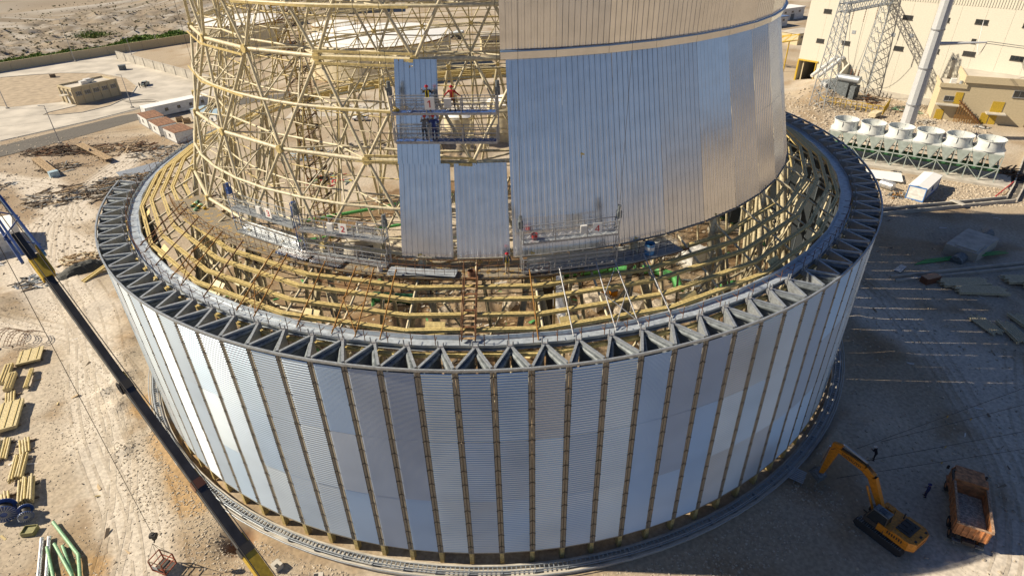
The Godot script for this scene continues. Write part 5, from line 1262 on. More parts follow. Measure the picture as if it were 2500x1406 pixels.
func right_side():
	excavator(); dump_truck()
	var skin := Color(0.3, 0.18, 0.1); var dk := Color(0.015, 0.015, 0.02)
	person("dark-clothed worker with white helmet behind the excavator arm", V(37.5, gh(37.5, 35.5), 35.5), 0.6, 0, [dk, dk, skin, dk], Color(0.7, 0.7, 0.7))
	person("worker in blue overalls between excavator and dump truck", V(40.2, gh(40.2, 39.8), 39.8), 0.9, 2, [Color(0.03, 0.04, 0.14), Color(0.03, 0.035, 0.1), skin, dk], Color(0.04, 0.05, 0.2))
	person("worker in pink shirt walking behind the cooling fans", V(87.0, gh(87, -73.6), -73.6), 1.3, 2, [Color(0.4, 0.2, 0.22), Color(0.12, 0.1, 0.12), skin, dk], Color(0.7, 0.65, 0.6))
	var pl = thing("pallet", "grey slatted pallet lying between ring foot and excavator", "pallet", V(29.1, 0.05, 37.0), 0.9)
	for i in 7: box(pl, "slat", V(-0.75 + i * 0.25, 0.36, 0), V(0.13, 0.04, 1.5), "galv")
	for i in 3: box(pl, "runner", V(0, 0.18, -0.65 + i * 0.65), V(1.7, 0.3, 0.1), "galvd")
	# finned air cooler with six fan stacks
	var a := Vector3(0.811, 0, 0.585); var n := Vector3(-0.585, 0, 0.811)
	var t = thing("air_cooler", "row of six white fan stacks on green-grey V-shaped cooler bays", "air cooler", V(96.91, 0.5, -35.77))
	t.basis = Basis(a, Vector3.UP, n)
	for i in 6:
		var x := -5.16 * i
		var st := G.new(); var pr := [[2.85, 5.7], [2.6, 6.0], [2.35, 6.35], [2.28, 6.8], [2.34, 7.3], [2.42, 7.6]]
		for k in 5: st.rod(V(x, pr[k][1], 0), V(x, pr[k + 1][1], 0), pr[k][0], pr[k + 1][0], 28, false)
		var s = put(t, "fan_stack", st.mesh(), "fan_white")
		var rm := G.new()
		for k in 28: rm.bar(V(x + 2.44 * cos(TAU * k / 28), 7.6, 2.44 * sin(TAU * k / 28)), V(x + 2.44 * cos(TAU * (k + 1) / 28), 7.6, 2.44 * sin(TAU * (k + 1) / 28)), 0.12, 0.12)
		put(s, "rim", rm.mesh(), "fan_white")
		for k in 6: box(s, "stiffener", V(x + 2.36 * cos(TAU * k / 6 + 0.7), 6.95, 2.36 * sin(TAU * k / 6 + 0.7)), V(0.16, 1.3, 0.12), "fan_white", Basis(Vector3.UP, -(TAU * k / 6 + 0.7)))
		for k in 4: box(s, "fan_blade", V(x + 1.15 * cos(TAU * k / 4 + i), 6.75, 1.15 * sin(TAU * k / 4 + i)), V(2.1, 0.05, 0.5), "fan_white", Basis(Vector3.UP, -(TAU * k / 4 + i)) * Basis(Vector3.RIGHT, 0.25))
		rod(s, "fan_hub", V(x, 6.5, 0), V(x, 6.95, 0), 0.35, "galvd")
		bar(s, "motor_beam", V(x - 2.3, 6.45, 0), V(x + 2.3, 6.45, 0), 0.3, 0.2, "galv")
		box(t, "plenum", V(x, 5.55, 0), V(5.1, 0.3, 5.2), "fan_white")
		for v in [-1.29, 1.29]:
			for sd in [-1, 1]:   # finned bundles forming each V
				var g := G.new(); g.bar(V(x + v + sd * 1.2, 5.4, 0), V(x + v + sd * 0.12, 2.75, 0), 5.1, 0.14, Vector3.RIGHT); put(t, "finned_bundle", g.mesh(), "panel_green")
			var ep := G.new(); ep.tri(V(x + v - 1.22, 5.4, 2.6), V(x + v + 1.22, 5.4, 2.6), V(x + v, 2.7, 2.6)); put(t, "end_plate", ep.mesh(), "panel_green")
	for i in 13:
		var x := 2.58 - 2.58 * i
		for z in [-2.6, 2.6]:
			bar(t, "column", V(x, 0, z), V(x, 5.5, z), 0.16, 0.16, "panel_green")
			if i < 12: bar(t, "brace", V(x, 0.1 if i % 2 else 2.6, z), V(x - 2.58, 2.6 if i % 2 else 0.1, z), 0.12, 0.12, "panel_green"); 
			if i < 12: bar(t, "beam", V(x, 2.65, z), V(x - 2.58, 2.65, z), 0.16, 0.2, "panel_green")
		bar(t, "cross_beam", V(x, 2.6, -2.6), V(x, 2.6, 2.6), 0.14, 0.16, "panel_green")
	for z in [-1.2, 1.2]: rod(t, "header_pipe", V(3, 1.9, z), V(-29, 1.9, z), 0.35, "dkgreen")
	var ph = thing("cooler_plinth", "long raised concrete plinth under the fan cooler", "plinth", V(96.91, 0, -35.77)); ph.basis = t.basis
	box(ph, "slab", V(-13, 0.15, 0.6), V(37, 0.7, 7.6), "concrete")
	var sc = heap("brown scaffold and formwork pile at right end of the fan cooler", 104, -36.5, 2.2, 3, 60, 2.5, [1.5, 3.0], ["rust", "dark_wood", "old_wood"], 31, "formwork_pile", "board")
	# white hut with blue trim
	cabin("white hut with blue trim and pitched panel roof below the fan cooler", Vector2(79.3, -25.0), Vector2(86.0, -31.2), 2.9, 2.5, "white", "board", "blue_trim", 1, "", true)
	sheets("roof_sheets", "white corrugated sheets laid between ring and cooler plinth", V(76.5, 0.52, -38.5), -0.45, 11.5, 5.0, 2, "board")
	var tk = thing("metal_tank", "silver ribbed tank lying among scrap left of the white hut", "tank", V(76.2, 0, -31.6), 0.5)
	rod(tk, "shell", V(0, 0.9, -1.2), V(0, 0.9, 1.2), 0.85, "silver"); for s in 3: rod(tk, "band", V(0, 0.9, -0.9 + s * 0.9), V(0, 0.9, -0.8 + s * 0.9), 0.88, "galv")
	heap("orange and grey machine scrap left of the white hut", 76.8, -28.4, 2.2, 1.4, 36, 0.9, [0.5, 1.6], ["orange_rust", "galvd", "galv", "wood"], 33, "scrap_heap", "scrap_piece")
	heap("tangled cables and blocks on the plinth edge before the cooler", 84.5, -40.5, 2.5, 1.0, 26, 0.6, [0.4, 1.0], ["galvd", "dark_steel", "concrete"], 34, "scrap_heap", "scrap_piece")
	# channel, concrete chamber, bundles in the shade
	var ch = thing("drain_channel", "long concrete drain channel crossing right of the ring", "channel")
	for q in [[V(62, 0, -20.0), V(95.7, 0, -24.6)], [V(95.7, 0, -24.6), V(101, 0, -30)], [V(101, 0, -30), V(118, 0, -49)]]:
		var sd := ((q[1] - q[0]) as Vector3).normalized().cross(Vector3.UP)
		for s in [-0.8, 0.8]: bar(ch, "channel_wall", q[0] + sd * s + V(0, 0.2, 0), q[1] + sd * s + V(0, 0.2, 0), 0.25, 0.9, "concrete")
		bar(ch, "channel_floor", q[0] + V(0, 0.06, 0), q[1] + V(0, 0.06, 0), 1.5, 0.1, "asphalt")
	box(ch, "bridge_slab", V(84.5, 0.72, -23.1), V(1.0, 0.12, 2.6), "concrete", yb(20))
	rod(ch, "red_hose", V(93, 0.7, -25.2), V(101, 0.7, -31.5), 0.12, "red")
	var cb = thing("concrete_chamber", "grey concrete valve chamber half dug into ground in the shade", "chamber", V(76.5, -0.6, -7.5), 0.62)
	box(cb, "block", V(0, 0.9, 0), V(8.5, 1.9, 4.6), "concrete"); box(cb, "lid_step", V(-2.2, 1.95, 0.4), V(3.5, 0.3, 3.0), "concrete"); rod(cb, "pipe_stub", V(-7, 0.7, 0.5), V(-4.7, 0.7, 0.5), 0.9, "galvd"); rod(cb, "pipe_stub", V(4.7, 0.9, 0), V(7, 0.9, 0), 0.9, "galvd")
	var rb = thing("rebar_bundle", "loose bundle of long green rods on shaded ground", "rods")
	for i in 9: rod(rb, "rod", V(64.5 + 0.3 * i, 0.12 + 0.03 * (i % 3), -2.6 - 0.16 * i), V(79.5 + 0.5 * (i % 4), 0.12 + 0.03 * (i % 3), -5.2 + 0.1 * (i % 5) - 0.1 * i), 0.07, "green")
	var ks := G.new(); ks.bar(V(58.7, 0.2, 0.9), V(100, 0.2, -4.2), 0.3, 0.5); ks.bar(V(58.9, 0.15, 1.9), V(100, 0.15, -3.2), 0.3, 0.4)
	solo("kerb_channel", ks.mesh(), "concrete", "twin concrete kerb running right past the tube bundles", "kerb")
	box(thing("steel_skip", "small brown steel skip at the kerb beside the tube bundles", "skip", V(63.8, 0, 2.3), 0.3), "body", V(0, 0.5, 0), V(2.6, 1.0, 1.2), "brown")
	sheets("laid_sheets", "two small blue-white sheets on shaded ground near the green rods", V(61.6, 0.1, -1.6), 0.7, 2.6, 0.9, 2, "galv")
	var li := 0
	for q in [["shaded tube bundle nearest the kerb, longest row", 68.0, 3.4, 14, 6.5, 88], ["shaded tube bundle second from the kerb", 69.0, 5.6, 14, 6.5, 82], ["shaded tube bundle at right edge behind the kerb", 77.5, 3.2, 14, 6.0, 86], ["shaded tube bundle at right edge below the first", 79.0, 5.2, 12, 6.0, 80], ["upright-lying short tubes, left of the right-edge trio", 64.3, 13.6, 7, 4.0, 8], ["upright-lying short tubes in the middle of trio", 66.6, 15.4, 9, 4.5, -6], ["upright-lying short tubes cut by the right frame edge", 69.6, 13.8, 8, 4.5, 4]]:
		var k = thing("tube_bundle", q[0], "tubes", V(q[1], 0, q[2]), deg_to_rad(q[5]), "cream tube bundles in the shade")
		for i in q[3]: rod(k, "tube", V((i % 7) * 0.3 - 0.9, 0.3 + 0.26 * (i / 7), -q[4] / 2 + 0.25 * sin(i * 2.3)), V((i % 7) * 0.3 - 0.9, 0.3 + 0.26 * (i / 7), q[4] / 2 + 0.25 * cos(i * 1.7)), 0.12, "cream")
		for s in [-0.3, 0.3]: box(k, "bearer", V(0, 0.1, q[4] * s), V(2.2, 0.2, 0.15), "old_wood")
	# stay ropes with yellow flags
	for q in [["upper pair of stay ropes with yellow flags crossing the shaded ground", [V(38, 2.5, 34), V(70, 12, 30)], [V(41, 1.5, 33), V(72, 10, 32)]], ["lower pair of stay ropes running to the right frame edge", [V(37, 2, 35.5), V(66, 9, 37)], [V(36, 1, 37), V(64, 8, 39)]]]:
		var rp = thing("stay_ropes", q[0], "ropes")
		for e in [q[1], q[2]]:
			rod(rp, "rope", V(e[0].x - 3, 0.05, e[0].z + 0.3), e[1], 0.02, "dark_steel"); 
			for u in [0.3, 0.55]: box(rp, "flag", (V(e[0].x - 3, 0.05, e[0].z + 0.3)).lerp(e[1], u) - V(0, 0.12, 0), V(0.25, 0.22, 0.04), "safety", yb(30))
# ---------- power hall and switchgear ----------
func hall():
	var a := Vector2(95.7, -115.3); var b := Vector2(131.5, -69.2)
	var t = thing("turbine_hall", "vast cream clad turbine hall with rows of small dark windows", "building", V(a.x, 0, a.y))
	t.basis = frame_of(a, b)
	var wins := [[3.4, 20.6, 2.3], [25.1, 21.0, 2.5], [33.9, 21.3, 2.3], [42.1, 21.6, 2.8], [52, 21.8, 2.8], [3.2, 12.5, 2.3], [10.8, 12.8, 2.3], [25.1, 13.2, 2.5], [33.9, 13.7, 2.3], [41.8, 14.1, 2.8], [52, 14.4, 2.8], [41.8, 17.1, 1.0], [33.6, 7.9, 1.4]]
	for i in 14:
		var x0 := -2.2 + i * 5.6
		if i == 0:
			box(t, "wall_panel", V(x0 + 2.78, 18.2, -0.3), V(5.56, 23.6, 0.6), "hall"); box(t, "wall_panel", V(x0 + 6.2 - 0.3, 3.2, -0.32), V(0.5, 6.4, 0.56), "hall")
		else: box(t, "wall_panel", V(x0 + 2.78, 15, -0.3), V(5.56, 30, 0.6), "hall")
		box(t, "plinth", V(x0 + 2.78 + (3.4 if i == 0 else 0.0), 0.9, 0.02), V(5.56 - (5.2 if i == 0 else 0.0), 1.8, 0.2), "concrete")
	for s in [[V(38, 30.1, -21), V(80.5, 0.3, 42)]]: box(t, "roof", s[0], s[1], "board")
	box(t, "end_wall", V(-2.2, 15, -21), V(0.5, 30, 41), "hall"); box(t, "back_wall", V(38, 15, -42), V(80, 30, 0.5), "hall"); box(t, "end_wall", V(76.4, 15, -21), V(0.5, 30, 41), "hall")
	var rb := G.new()
	for i in 110: rb.box(V(10 + i * 0.6, 27.6, 0.06), V(0.22, 5.2, 0.12))
	put(t, "ribbed_band", rb.mesh(), "hall")
	for w in wins:
		win(t, V(w[0], w[1], 0.02), V(w[2], 1.1, 0.12), 3, "dark_steel")
	for w in [[12.2, 15.9], [22.7, 16.4], [27.4, 16.7]]: box(t, "louver_vent", V(w[0], w[1], 0.03), V(1.0, 0.9, 0.12), "galv")
	# open doorway with yellow frame
	for q in [[V(1.0, 6.5, 0.1), V(6.2, 0.4, 0.4)], [V(-2.0, 3.2, 0.1), V(0.5, 6.4, 0.4)], [V(3.6, 3.2, 0.1), V(0.25, 6.4, 0.3)]]: box(t, "door_frame", q[0], q[1], "safety")
	box(t, "door_leaf", V(-0.6, 3.1, -0.6), V(0.3, 6.2, 0.3), "stucco")
	# bus ducts slanting down to the transformer
	for q in [9.2, 11.0]:
		var g := G.new(); g.path([V(q, 8.6, -0.2), V(q, 8.6, 1.4), V(q - 0.8, 7.2, 3.0), V(q - 2.4, 4.2, 8.0)], 0.55, 12)
		var o = thing("bus_duct", "%s fat white bus duct bending down from hall wall" % ("left" if q < 10 else "right"), "duct", V(a.x, 0, a.y), 0, "white bus ducts"); o.basis = t.basis
		put(o, "duct", g.mesh(), "white"); rod(o, "flange", V(q, 8.6, 0.2), V(q, 8.6, 0.35), 0.75, "galv")
	var fw = thing("blast_wall", "sloping pale concrete blast wall beside the transformer", "wall", V(a.x, 0, a.y)); fw.basis = t.basis
	var fg := G.new(); var pp := [V(13.0, 0, 0.3), V(13.0, 7.5, 0.3), V(13.0, 7.0, 1.8), V(13.0, 3.6, 8), V(13.0, 0, 9)]
	for s in [0.0, 0.5]:
		for i in range(1, 4): fg.tri(pp[0] + V(s, 0, 0), pp[i] + V(s, 0, 0), pp[i + 1] + V(s, 0, 0))
	for i in range(1, 4): fg.quad(pp[i], pp[i] + V(0.5, 0, 0), pp[i + 1] + V(0.5, 0, 0), pp[i + 1])
	put(fw, "slab", fg.mesh(), "hall")
	# transformer
	var x := thing("transformer", "grey power transformer with long pale conservator cylinder and brown bushings", "transformer", V(98.5, 0, -97.5)); x.basis = t.basis
	box(x, "tank", V(0, 2.4, 0), V(6.0, 4.2, 3.2), "galvd"); box(x, "skid", V(0, 0.3, 0), V(7, 0.6, 4), "dark_steel")
	for i in 9: box(x, "radiator", V(-4.2, 2.2, -1.4 + i * 0.36), V(1.4, 3.4, 0.12), "galv")
	for i in 9: box(x, "radiator", V(4.3, 2.2, -1.4 + i * 0.36), V(1.4, 3.4, 0.12), "galvd")
	rod(x, "conservator", V(-1.0, 5.6, 0.9), V(5.4, 5.6, 0.9), 0.95, "galv")
	for i in 4: bar(x, "conservator_bracket", V(0.2 + i * 1.4, 4.4, 0.9), V(0.2 + i * 1.4, 5.0, 0.9), 0.2, 0.5, "galvd")
	for i in 3:
		var g := G.new()
		for k in 7: g.rod(V(1.8 + i * 1.0, 4.5 + k * 0.5, -1.0), V(1.8 + i * 1.05, 4.85 + k * 0.5, -1.0), 0.3 - 0.02 * k, 0.16, 8)
		put(x, "bushing", g.mesh(), "brown"); rod(x, "terminal", V(1.8 + i * 1.05, 8.0, -1.0), V(1.8 + i * 1.05, 8.8, -1.0), 0.1, "galv")
	box(x, "control_cabinet", V(-3.6, 2.0, 2.2), V(1.8, 3.2, 1.4), "white")
	# portal pylon
	var p := thing("lattice_gantry", "tall grey lattice gantry of two tapering legs and a cross beam", "pylon")
	var feet := [V(88.8, 0, -87.1), V(107.0, 0, -99.5)]; var topp := []
	for f in feet:
		var g := G.new(); var H := 36.0; var xb := (feet[1] - feet[0]).normalized() as Vector3; var zb := xb.cross(Vector3.UP); var lv := 15
		var cor := func(k, l): 
			var hw: float = lerpf(2.1, 0.55, float(l) / lv); return f + xb * hw * [-1, 1, 1, -1][k] + zb * hw * [-1, -1, 1, 1][k] + Vector3(0, H * (1.0 - pow(1.0 - float(l) / lv, 1.15)), 0)
		for l in lv:
			for k in 4:
				g.rod(cor.call(k, l), cor.call(k, l + 1), 0.13, -1, 4, false)
				g.rod(cor.call(k, l), cor.call((k + 1) % 4, l + 1), 0.07, -1, 4, false); g.rod(cor.call((k + 1) % 4, l), cor.call(k, l + 1), 0.07, -1, 4, false)
		put(p, "leg_lattice", g.mesh(), "galv")
		for k in 4: box(p, "footing", cor.call(k, 0) - V(0, 0.1, 0), V(0.9, 0.8, 0.9), "concrete")
	var bg := G.new(); var A: Vector3 = feet[0] + V(0, 24, 0); var Bq: Vector3 = feet[1] + V(0, 24, 0); var xx := (Bq - A).normalized(); var zz := xx.cross(Vector3.UP)
	A -= xx * 1.0; Bq += xx * 1.5
	for k in 4:
		var o: Vector3 = zz * [-0.9, 0.9, 0.9, -0.9][k] + V(0, [0, 0, 1.9, 1.9][k], 0); var o2: Vector3 = zz * [-0.9, 0.9, 0.9, -0.9][(k + 1) % 4] + V(0, [0, 0, 1.9, 1.9][(k + 1) % 4], 0)
		bg.rod(A + o, Bq + o, 0.13, -1, 4)
		for i in 12: bg.rod(A.lerp(Bq, i / 12.0) + o, A.lerp(Bq, (i + 1) / 12.0) + o2, 0.07, -1, 4, false); bg.rod(A.lerp(Bq, i / 12.0) + o2, A.lerp(Bq, (i + 1) / 12.0) + o, 0.07, -1, 4, false)
	put(p, "cross_beam", bg.mesh(), "galv")
	for i in 3:
		var g := G.new(); var o := A.lerp(Bq, 0.25 + 0.25 * i)
		for k in 9: g.rod(o - V(0, 0.4 * k, 0), o - V(0, 0.4 * k + 0.28, 0), 0.16, 0.09, 6)
		put(p, "insulator", g.mesh(), "brown")
		var w := G.new(); var pv := o - V(0, 3.6, 0); var pe := V(100.3 + i, 8.6, -98.0)
		for k in 8:
			var u := (k + 1) / 8.0; var q := (o - V(0, 3.6, 0)).lerp(pe, u) - V(0, 4.0 * u * (1 - u) * 2.0, 0); w.rod(pv, q, 0.05, -1, 4, false); pv = q
		put(p, "jumper_wire", w.mesh(), "galvd")
	# monopole
	var mo := thing("steel_monopole", "thick tapering octagonal grey steel transmission pole", "pole", V(96.2, 0, -60.6))
	for i in 8:
		var g := G.new(); var r0 := 1.5 - 0.085 * i; g.facet(V(0, -0.3 if i == 0 else i * 8.0, 0), V(0, (i + 1) * 8.0, 0), r0, r0 - 0.085, 10); 
		var fm := g.mesh(); put(mo, "pole_section", fm, "pole_grey")
		rod(mo, "flange", V(0, (i + 1) * 8.0 - 0.12, 0), V(0, (i + 1) * 8.0 + 0.12, 0), r0 + 0.08, "steel")
	for i in 60: box(mo, "climbing_step", V(cos(0.4) * (1.5 - 0.01 * i), 1.0 + i, sin(0.4) * (1.5 - 0.01 * i)), V(0.35, 0.06, 0.06), "steel") if i < 48 else null
	for q in [21.0, 34.0, 47.0]:
		var c := V(0, q, 0); var e := V(9.5, q + 0.6, 3.0)
		var g := G.new(); g.rod(c, e, 0.45, 0.16, 8); put(mo, "cross_arm", g.mesh(), "pole_grey")
		for s in [-0.2, 0.2]:
			var w := G.new(); var pv: Vector3 = e + V(0, s, 0)
			for k in 12:
				var u := (k + 1) / 12.0; var z := e.lerp(V(70, q + 4, 40), u) + V(0, s - 10.0 * u * (1 - u), 0); w.rod(pv, z, 0.06, -1, 4, false); pv = z
			put(mo, "conductor", w.mesh(), "galvd")
			var w2 := G.new(); pv = e + V(0, s, 0)
			for k in 10:
				var u := (k + 1) / 10.0; var z := e.lerp(V(20, q + 2, -14), u) + V(0, s - 18.0 * u * (1 - u), 0); w2.rod(pv, z, 0.06, -1, 4, false); pv = z
			put(mo, "jumper_loop", w2.mesh(), "white")
	# control building
	var c2 := Vector2(111.8, -74.6); var c3 := Vector2(124.6, -68.2)
	var cb := thing("control_building", "two-part beige control building with yellow doors beside the hall", "building", V(c2.x, 0, c2.y)); cb.basis = frame_of(c2, c3)
	box(cb, "wall", V(2.2, 4.0, -4), V(5.0, 8.0, 8.0), "stucco"); box(cb, "roof", V(2.2, 8.1, -4), V(5.6, 0.3, 8.6), "slab")
	for q in [[V(2.2, 8.5, 0.2), V(5.8, 1.0, 0.25)], [V(-0.5, 8.5, -4), V(0.25, 1.0, 8.6)]]: box(cb, "parapet", q[0], q[1], "stucco")
	box(cb, "wall", V(12, 5.2, -5.2), V(14.6, 10.4, 10.4), "stucco"); box(cb, "roof", V(12, 10.5, -5.2), V(15.6, 0.3, 11.4), "slab")
	for q in [[V(12, 10.3, 0.4), V(15.8, 1.6, 0.3)], [V(4.2, 10.3, -5.2), V(0.3, 1.6, 11)]]: box(cb, "parapet", q[0], q[1], "stucco")
	for q in [[1.2, 1.3, 1.7, 2.6], [4.1, 5.6, 1.6, 2.8], [12.6, 4.2, 2.4, 2.6], [10.8, 1.3, 1.6, 2.6], [12.6, 1.3, 1.4, 2.6]]: box(cb, "door", V(q[0], q[1], 0.06 if q[0] < 5 else 0.06), V(q[2], q[3], 0.1), "safety")
	for q in [[2.2, 5.4, 2.2, 1.2], [16, 7.6, 2.6, 1.6]]: win(cb, V(q[0], q[1], 0.05), V(q[2], q[3], 0.1), 2)
	box(cb, "balcony", V(12.6, 2.85, 1.0), V(4.0, 0.25, 2.0), "concrete"); box(cb, "balcony", V(2.2, 4.0, 0.8), V(5.0, 0.25, 1.6), "concrete")
	box(cb, "rooftop_unit", V(2.4, 8.9, -3), V(1.2, 1.3, 1.2), "white"); rod(cb, "roof_vent", V(4, 8.3, -2), V(4, 9.3, -2), 0.45, "galv")
	var up := thing("grey_roof_block", "pale grey flat roof block behind the control building", "building", V(126, 0, -80), 0); up.basis = frame_of(c2, c3)
	box(up, "wall", V(4, 6.0, -6), V(24, 12, 10), "concrete"); box(up, "roof", V(4, 12.1, -6), V(24.4, 0.25, 10.4), "slab"); box(up, "parapet", V(-8.1, 12.4, -6), V(0.3, 0.8, 10.4), "galvd")
	var ss := thing("scaffold_stair", "rusty scaffold stair climbing the control building's wall", "scaffold", V(c2.x, 0, c2.y)); ss.basis = cb.basis
	for i in 10:
		for s in [0.5, 1.7]: rod(ss, "standard", V(4.6 + i * 0.55, 0, s), V(4.6 + i * 0.55, 5.6 - i * 0.5, s), 0.06, "orange_rust")
	for s in [0.5, 1.7]: bar(ss, "stringer", V(4.4, 5.2, s), V(10.4, 0.1, s), 0.12, 0.25, "rust")
	for i in 12: box(ss, "tread", V(4.6 + i * 0.48, 5.0 - i * 0.41, 1.1), V(0.3, 0.05, 1.2), "wood")
	heap("white sacks and scrap before the control building", 119, -66.5, 2.5, 1.2, 30, 0.8, [0.6, 1.4], ["white", "white", "galvd", "old_wood"], 41, "sack_heap", "sack")
	heap("green valves and rusty pipes on rubble behind the monopole", 110, -82, 3.5, 4, 50, 1.4, [0.8, 2.2], ["dkgreen", "mint", "rust", "galvd", "concrete"], 42, "scrap_heap", "scrap_piece")
	heap("brown rebar thicket between transformer and gantry leg", 104.5, -92, 2.5, 3, 60, 2.6, [0.6, 2.4], ["rust", "rust", "galvd"], 43, "scrap_heap", "scrap_piece")
	heap("concrete rubble blocks along the yellow fence", 97, -83.5, 8, 2.2, 70, 0.7, [0.5, 1.8], ["concrete", "rock", "old_wood"], 44, "rubble_heap", "rubble_piece")
	heap("pale slabs and rubble right of the monopole foot", 107.5, -72, 4, 3, 60, 0.7, [0.6, 2.6], ["concrete", "slab", "rock"], 45, "rubble_heap", "rubble_piece")
	var fe := thing("yellow_fence", "yellow tube fence around the transformer pit", "fence")
	for q in [[V(90.5, 0, -91.0), V(101.5, 0, -79.0)], [V(101.5, 0, -79.0), V(107, 0, -86)]]:
		var nn := 12
		for i in nn + 1: bar(fe, "post", q[0].lerp(q[1], float(i) / nn), q[0].lerp(q[1], float(i) / nn) + V(0, 2.2, 0), 0.14, 0.14, "safety")
		for hh in [1.1, 2.15]: bar(fe, "rail", q[0] + V(0, hh, 0), q[1] + V(0, hh, 0), 0.12, 0.12, "safety")
	var fp := thing("formwork_stack", "pale formwork panels stacked before the yellow fence", "panels", V(98.3, 0, -77.2), 0.6)
	for i in 4: box(fp, "panel", V(0.1 * i, 0.5 + 0.3 * i, 0.1 * (i % 2)), V(3.2, 0.22, 1.8), "pale")
	for s in [-1.0, 1.0]: box(fp, "bearer", V(s, 0.2, 0), V(0.4, 0.5, 1.8), "old_wood")
	var cv := thing("yellow_truss_bridge", "yellow inclined pipe truss left of the turbine hall", "truss")
	for s in [-1.3, 1.3]:
		for hh in [0.0, 1.8]: bar(cv, "chord", V(82 + s, 3.0 + hh, -150), V(97 + s, 10.0 + hh, -128), 0.25, 0.25, "safety")
		for i in 10: bar(cv, "web", V(82 + s, 3.0, -150).lerp(V(97 + s, 10, -128), i / 10.0), V(82 + s, 4.8, -150).lerp(V(97 + s, 11.8, -128), (i + 1) / 10.0), 0.14, 0.14, "safety")
	for i in 11: bar(cv, "deck_bar", V(80.7, 3.0, -150).lerp(V(95.7, 10, -128), i / 10.0), V(83.3, 3.0, -150).lerp(V(98.3, 10, -128), i / 10.0), 0.8, 0.12, "yellow")
	for i in 4: bar(cv, "trestle", V(84 + i * 4.0, 0, -147 + i * 5.9), V(84 + i * 4.0, 3.6 + i * 1.9, -147 + i * 5.9), 0.3, 0.3, "safety")
	for q in [["white roofed store far behind the tower's right edge", 140, -235, 16, 8, 5, "white", "board"], ["blue-grey roofed shed far behind the tower's right edge", 125, -215, 14, 7, 4, "white", "blue_roof"], ["low beige store at top right beside the hall corner", 122, -178, 12, 8, 4, "stucco", "slab"]]:
		var s := thing("far_shed", q[0], "building", V(q[1], 0, q[2]), 0.5); box(s, "wall", V(0, q[5] / 2.0, 0), V(q[3], q[5], q[4]), q[6]); box(s, "roof", V(0, q[5] + 0.15, 0), V(q[3] + 0.6, 0.3, q[4] + 0.6), q[7]); box(s, "door", V(0, 1.3, q[4] / 2.0 + 0.03), V(2.4, 2.6, 0.1), "galvd"); 
		for i in 3: win(s, V(-q[3] / 3.0 + i * q[3] / 3.2, q[5] * 0.7, q[4] / 2.0 + 0.03), V(1.4, 0.8, 0.1), 2)
	heap("grey machine scrap field behind the tower's right edge", 118, -196, 8, 10, 90, 1.5, [0.8, 3.0], ["galvd", "concrete", "white", "safety", "blue"], 46, "scrap_heap", "scrap_piece")
# ---------- behind and inside the lattice ----------
func tank(label, x, z, r, h, dome, band := true):
	var t = thing("storage_tank", label, "tank", V(x, 0, z))
	for i in 3:
		var g := G.new(); g.rod(V(0, h * i / 3.0 - (0.3 if i == 0 else 0.0), 0), V(0, h * (i + 1) / 3.0, 0), r, -1, 48, false); put(t, "shell_course", g.mesh(), "pale")
	var d := G.new()
	for i in 4:
		var u0 := i / 4.0; var u1 := (i + 1) / 4.0; d.facet(V(0, h + dome * (1 - (1 - u0) * (1 - u0)), 0), V(0, h + dome * (1 - (1 - u1) * (1 - u1)), 0), r * (1 - u0) + 0.01, r * (1 - u1) + 0.01, 48)
	put(t, "roof", d.mesh(), "board")
	if band:
		var b := G.new(); b.rod(V(0, h - 0.5, 0), V(0, h - 0.1, 0), r + 0.05, -1, 48, false); put(t, "red_band", b.mesh(), "orange_rust")
		var rl := G.new()
		for i in 48:
			var a := TAU * i / 48; var c := TAU * (i + 1) / 48
			rl.rod(V(cos(a) * r, h, sin(a) * r), V(cos(a) * r, h + 1.1, sin(a) * r), 0.05, -1, 4); rl.rod(V(cos(a) * r, h + 1.1, sin(a) * r), V(cos(c) * r, h + 1.1, sin(c) * r), 0.05, -1, 4)
		put(t, "rim_rail", rl.mesh(), "yellow")
		var st := G.new()
		for i in 30:
			var a := 2.2 + i * 0.045; st.box(V(cos(a) * (r + 0.5), h * i / 30.0, sin(a) * (r + 0.5)), V(0.9, 0.08, 0.5), Basis(Vector3.UP, -a))
		put(t, "spiral_stair", st.mesh(), "orange_rust")
	else: rod(t, "roof_vent", V(0, h + dome - 0.2, 0), V(0, h + dome + 0.6, 0), 0.25, "galv")
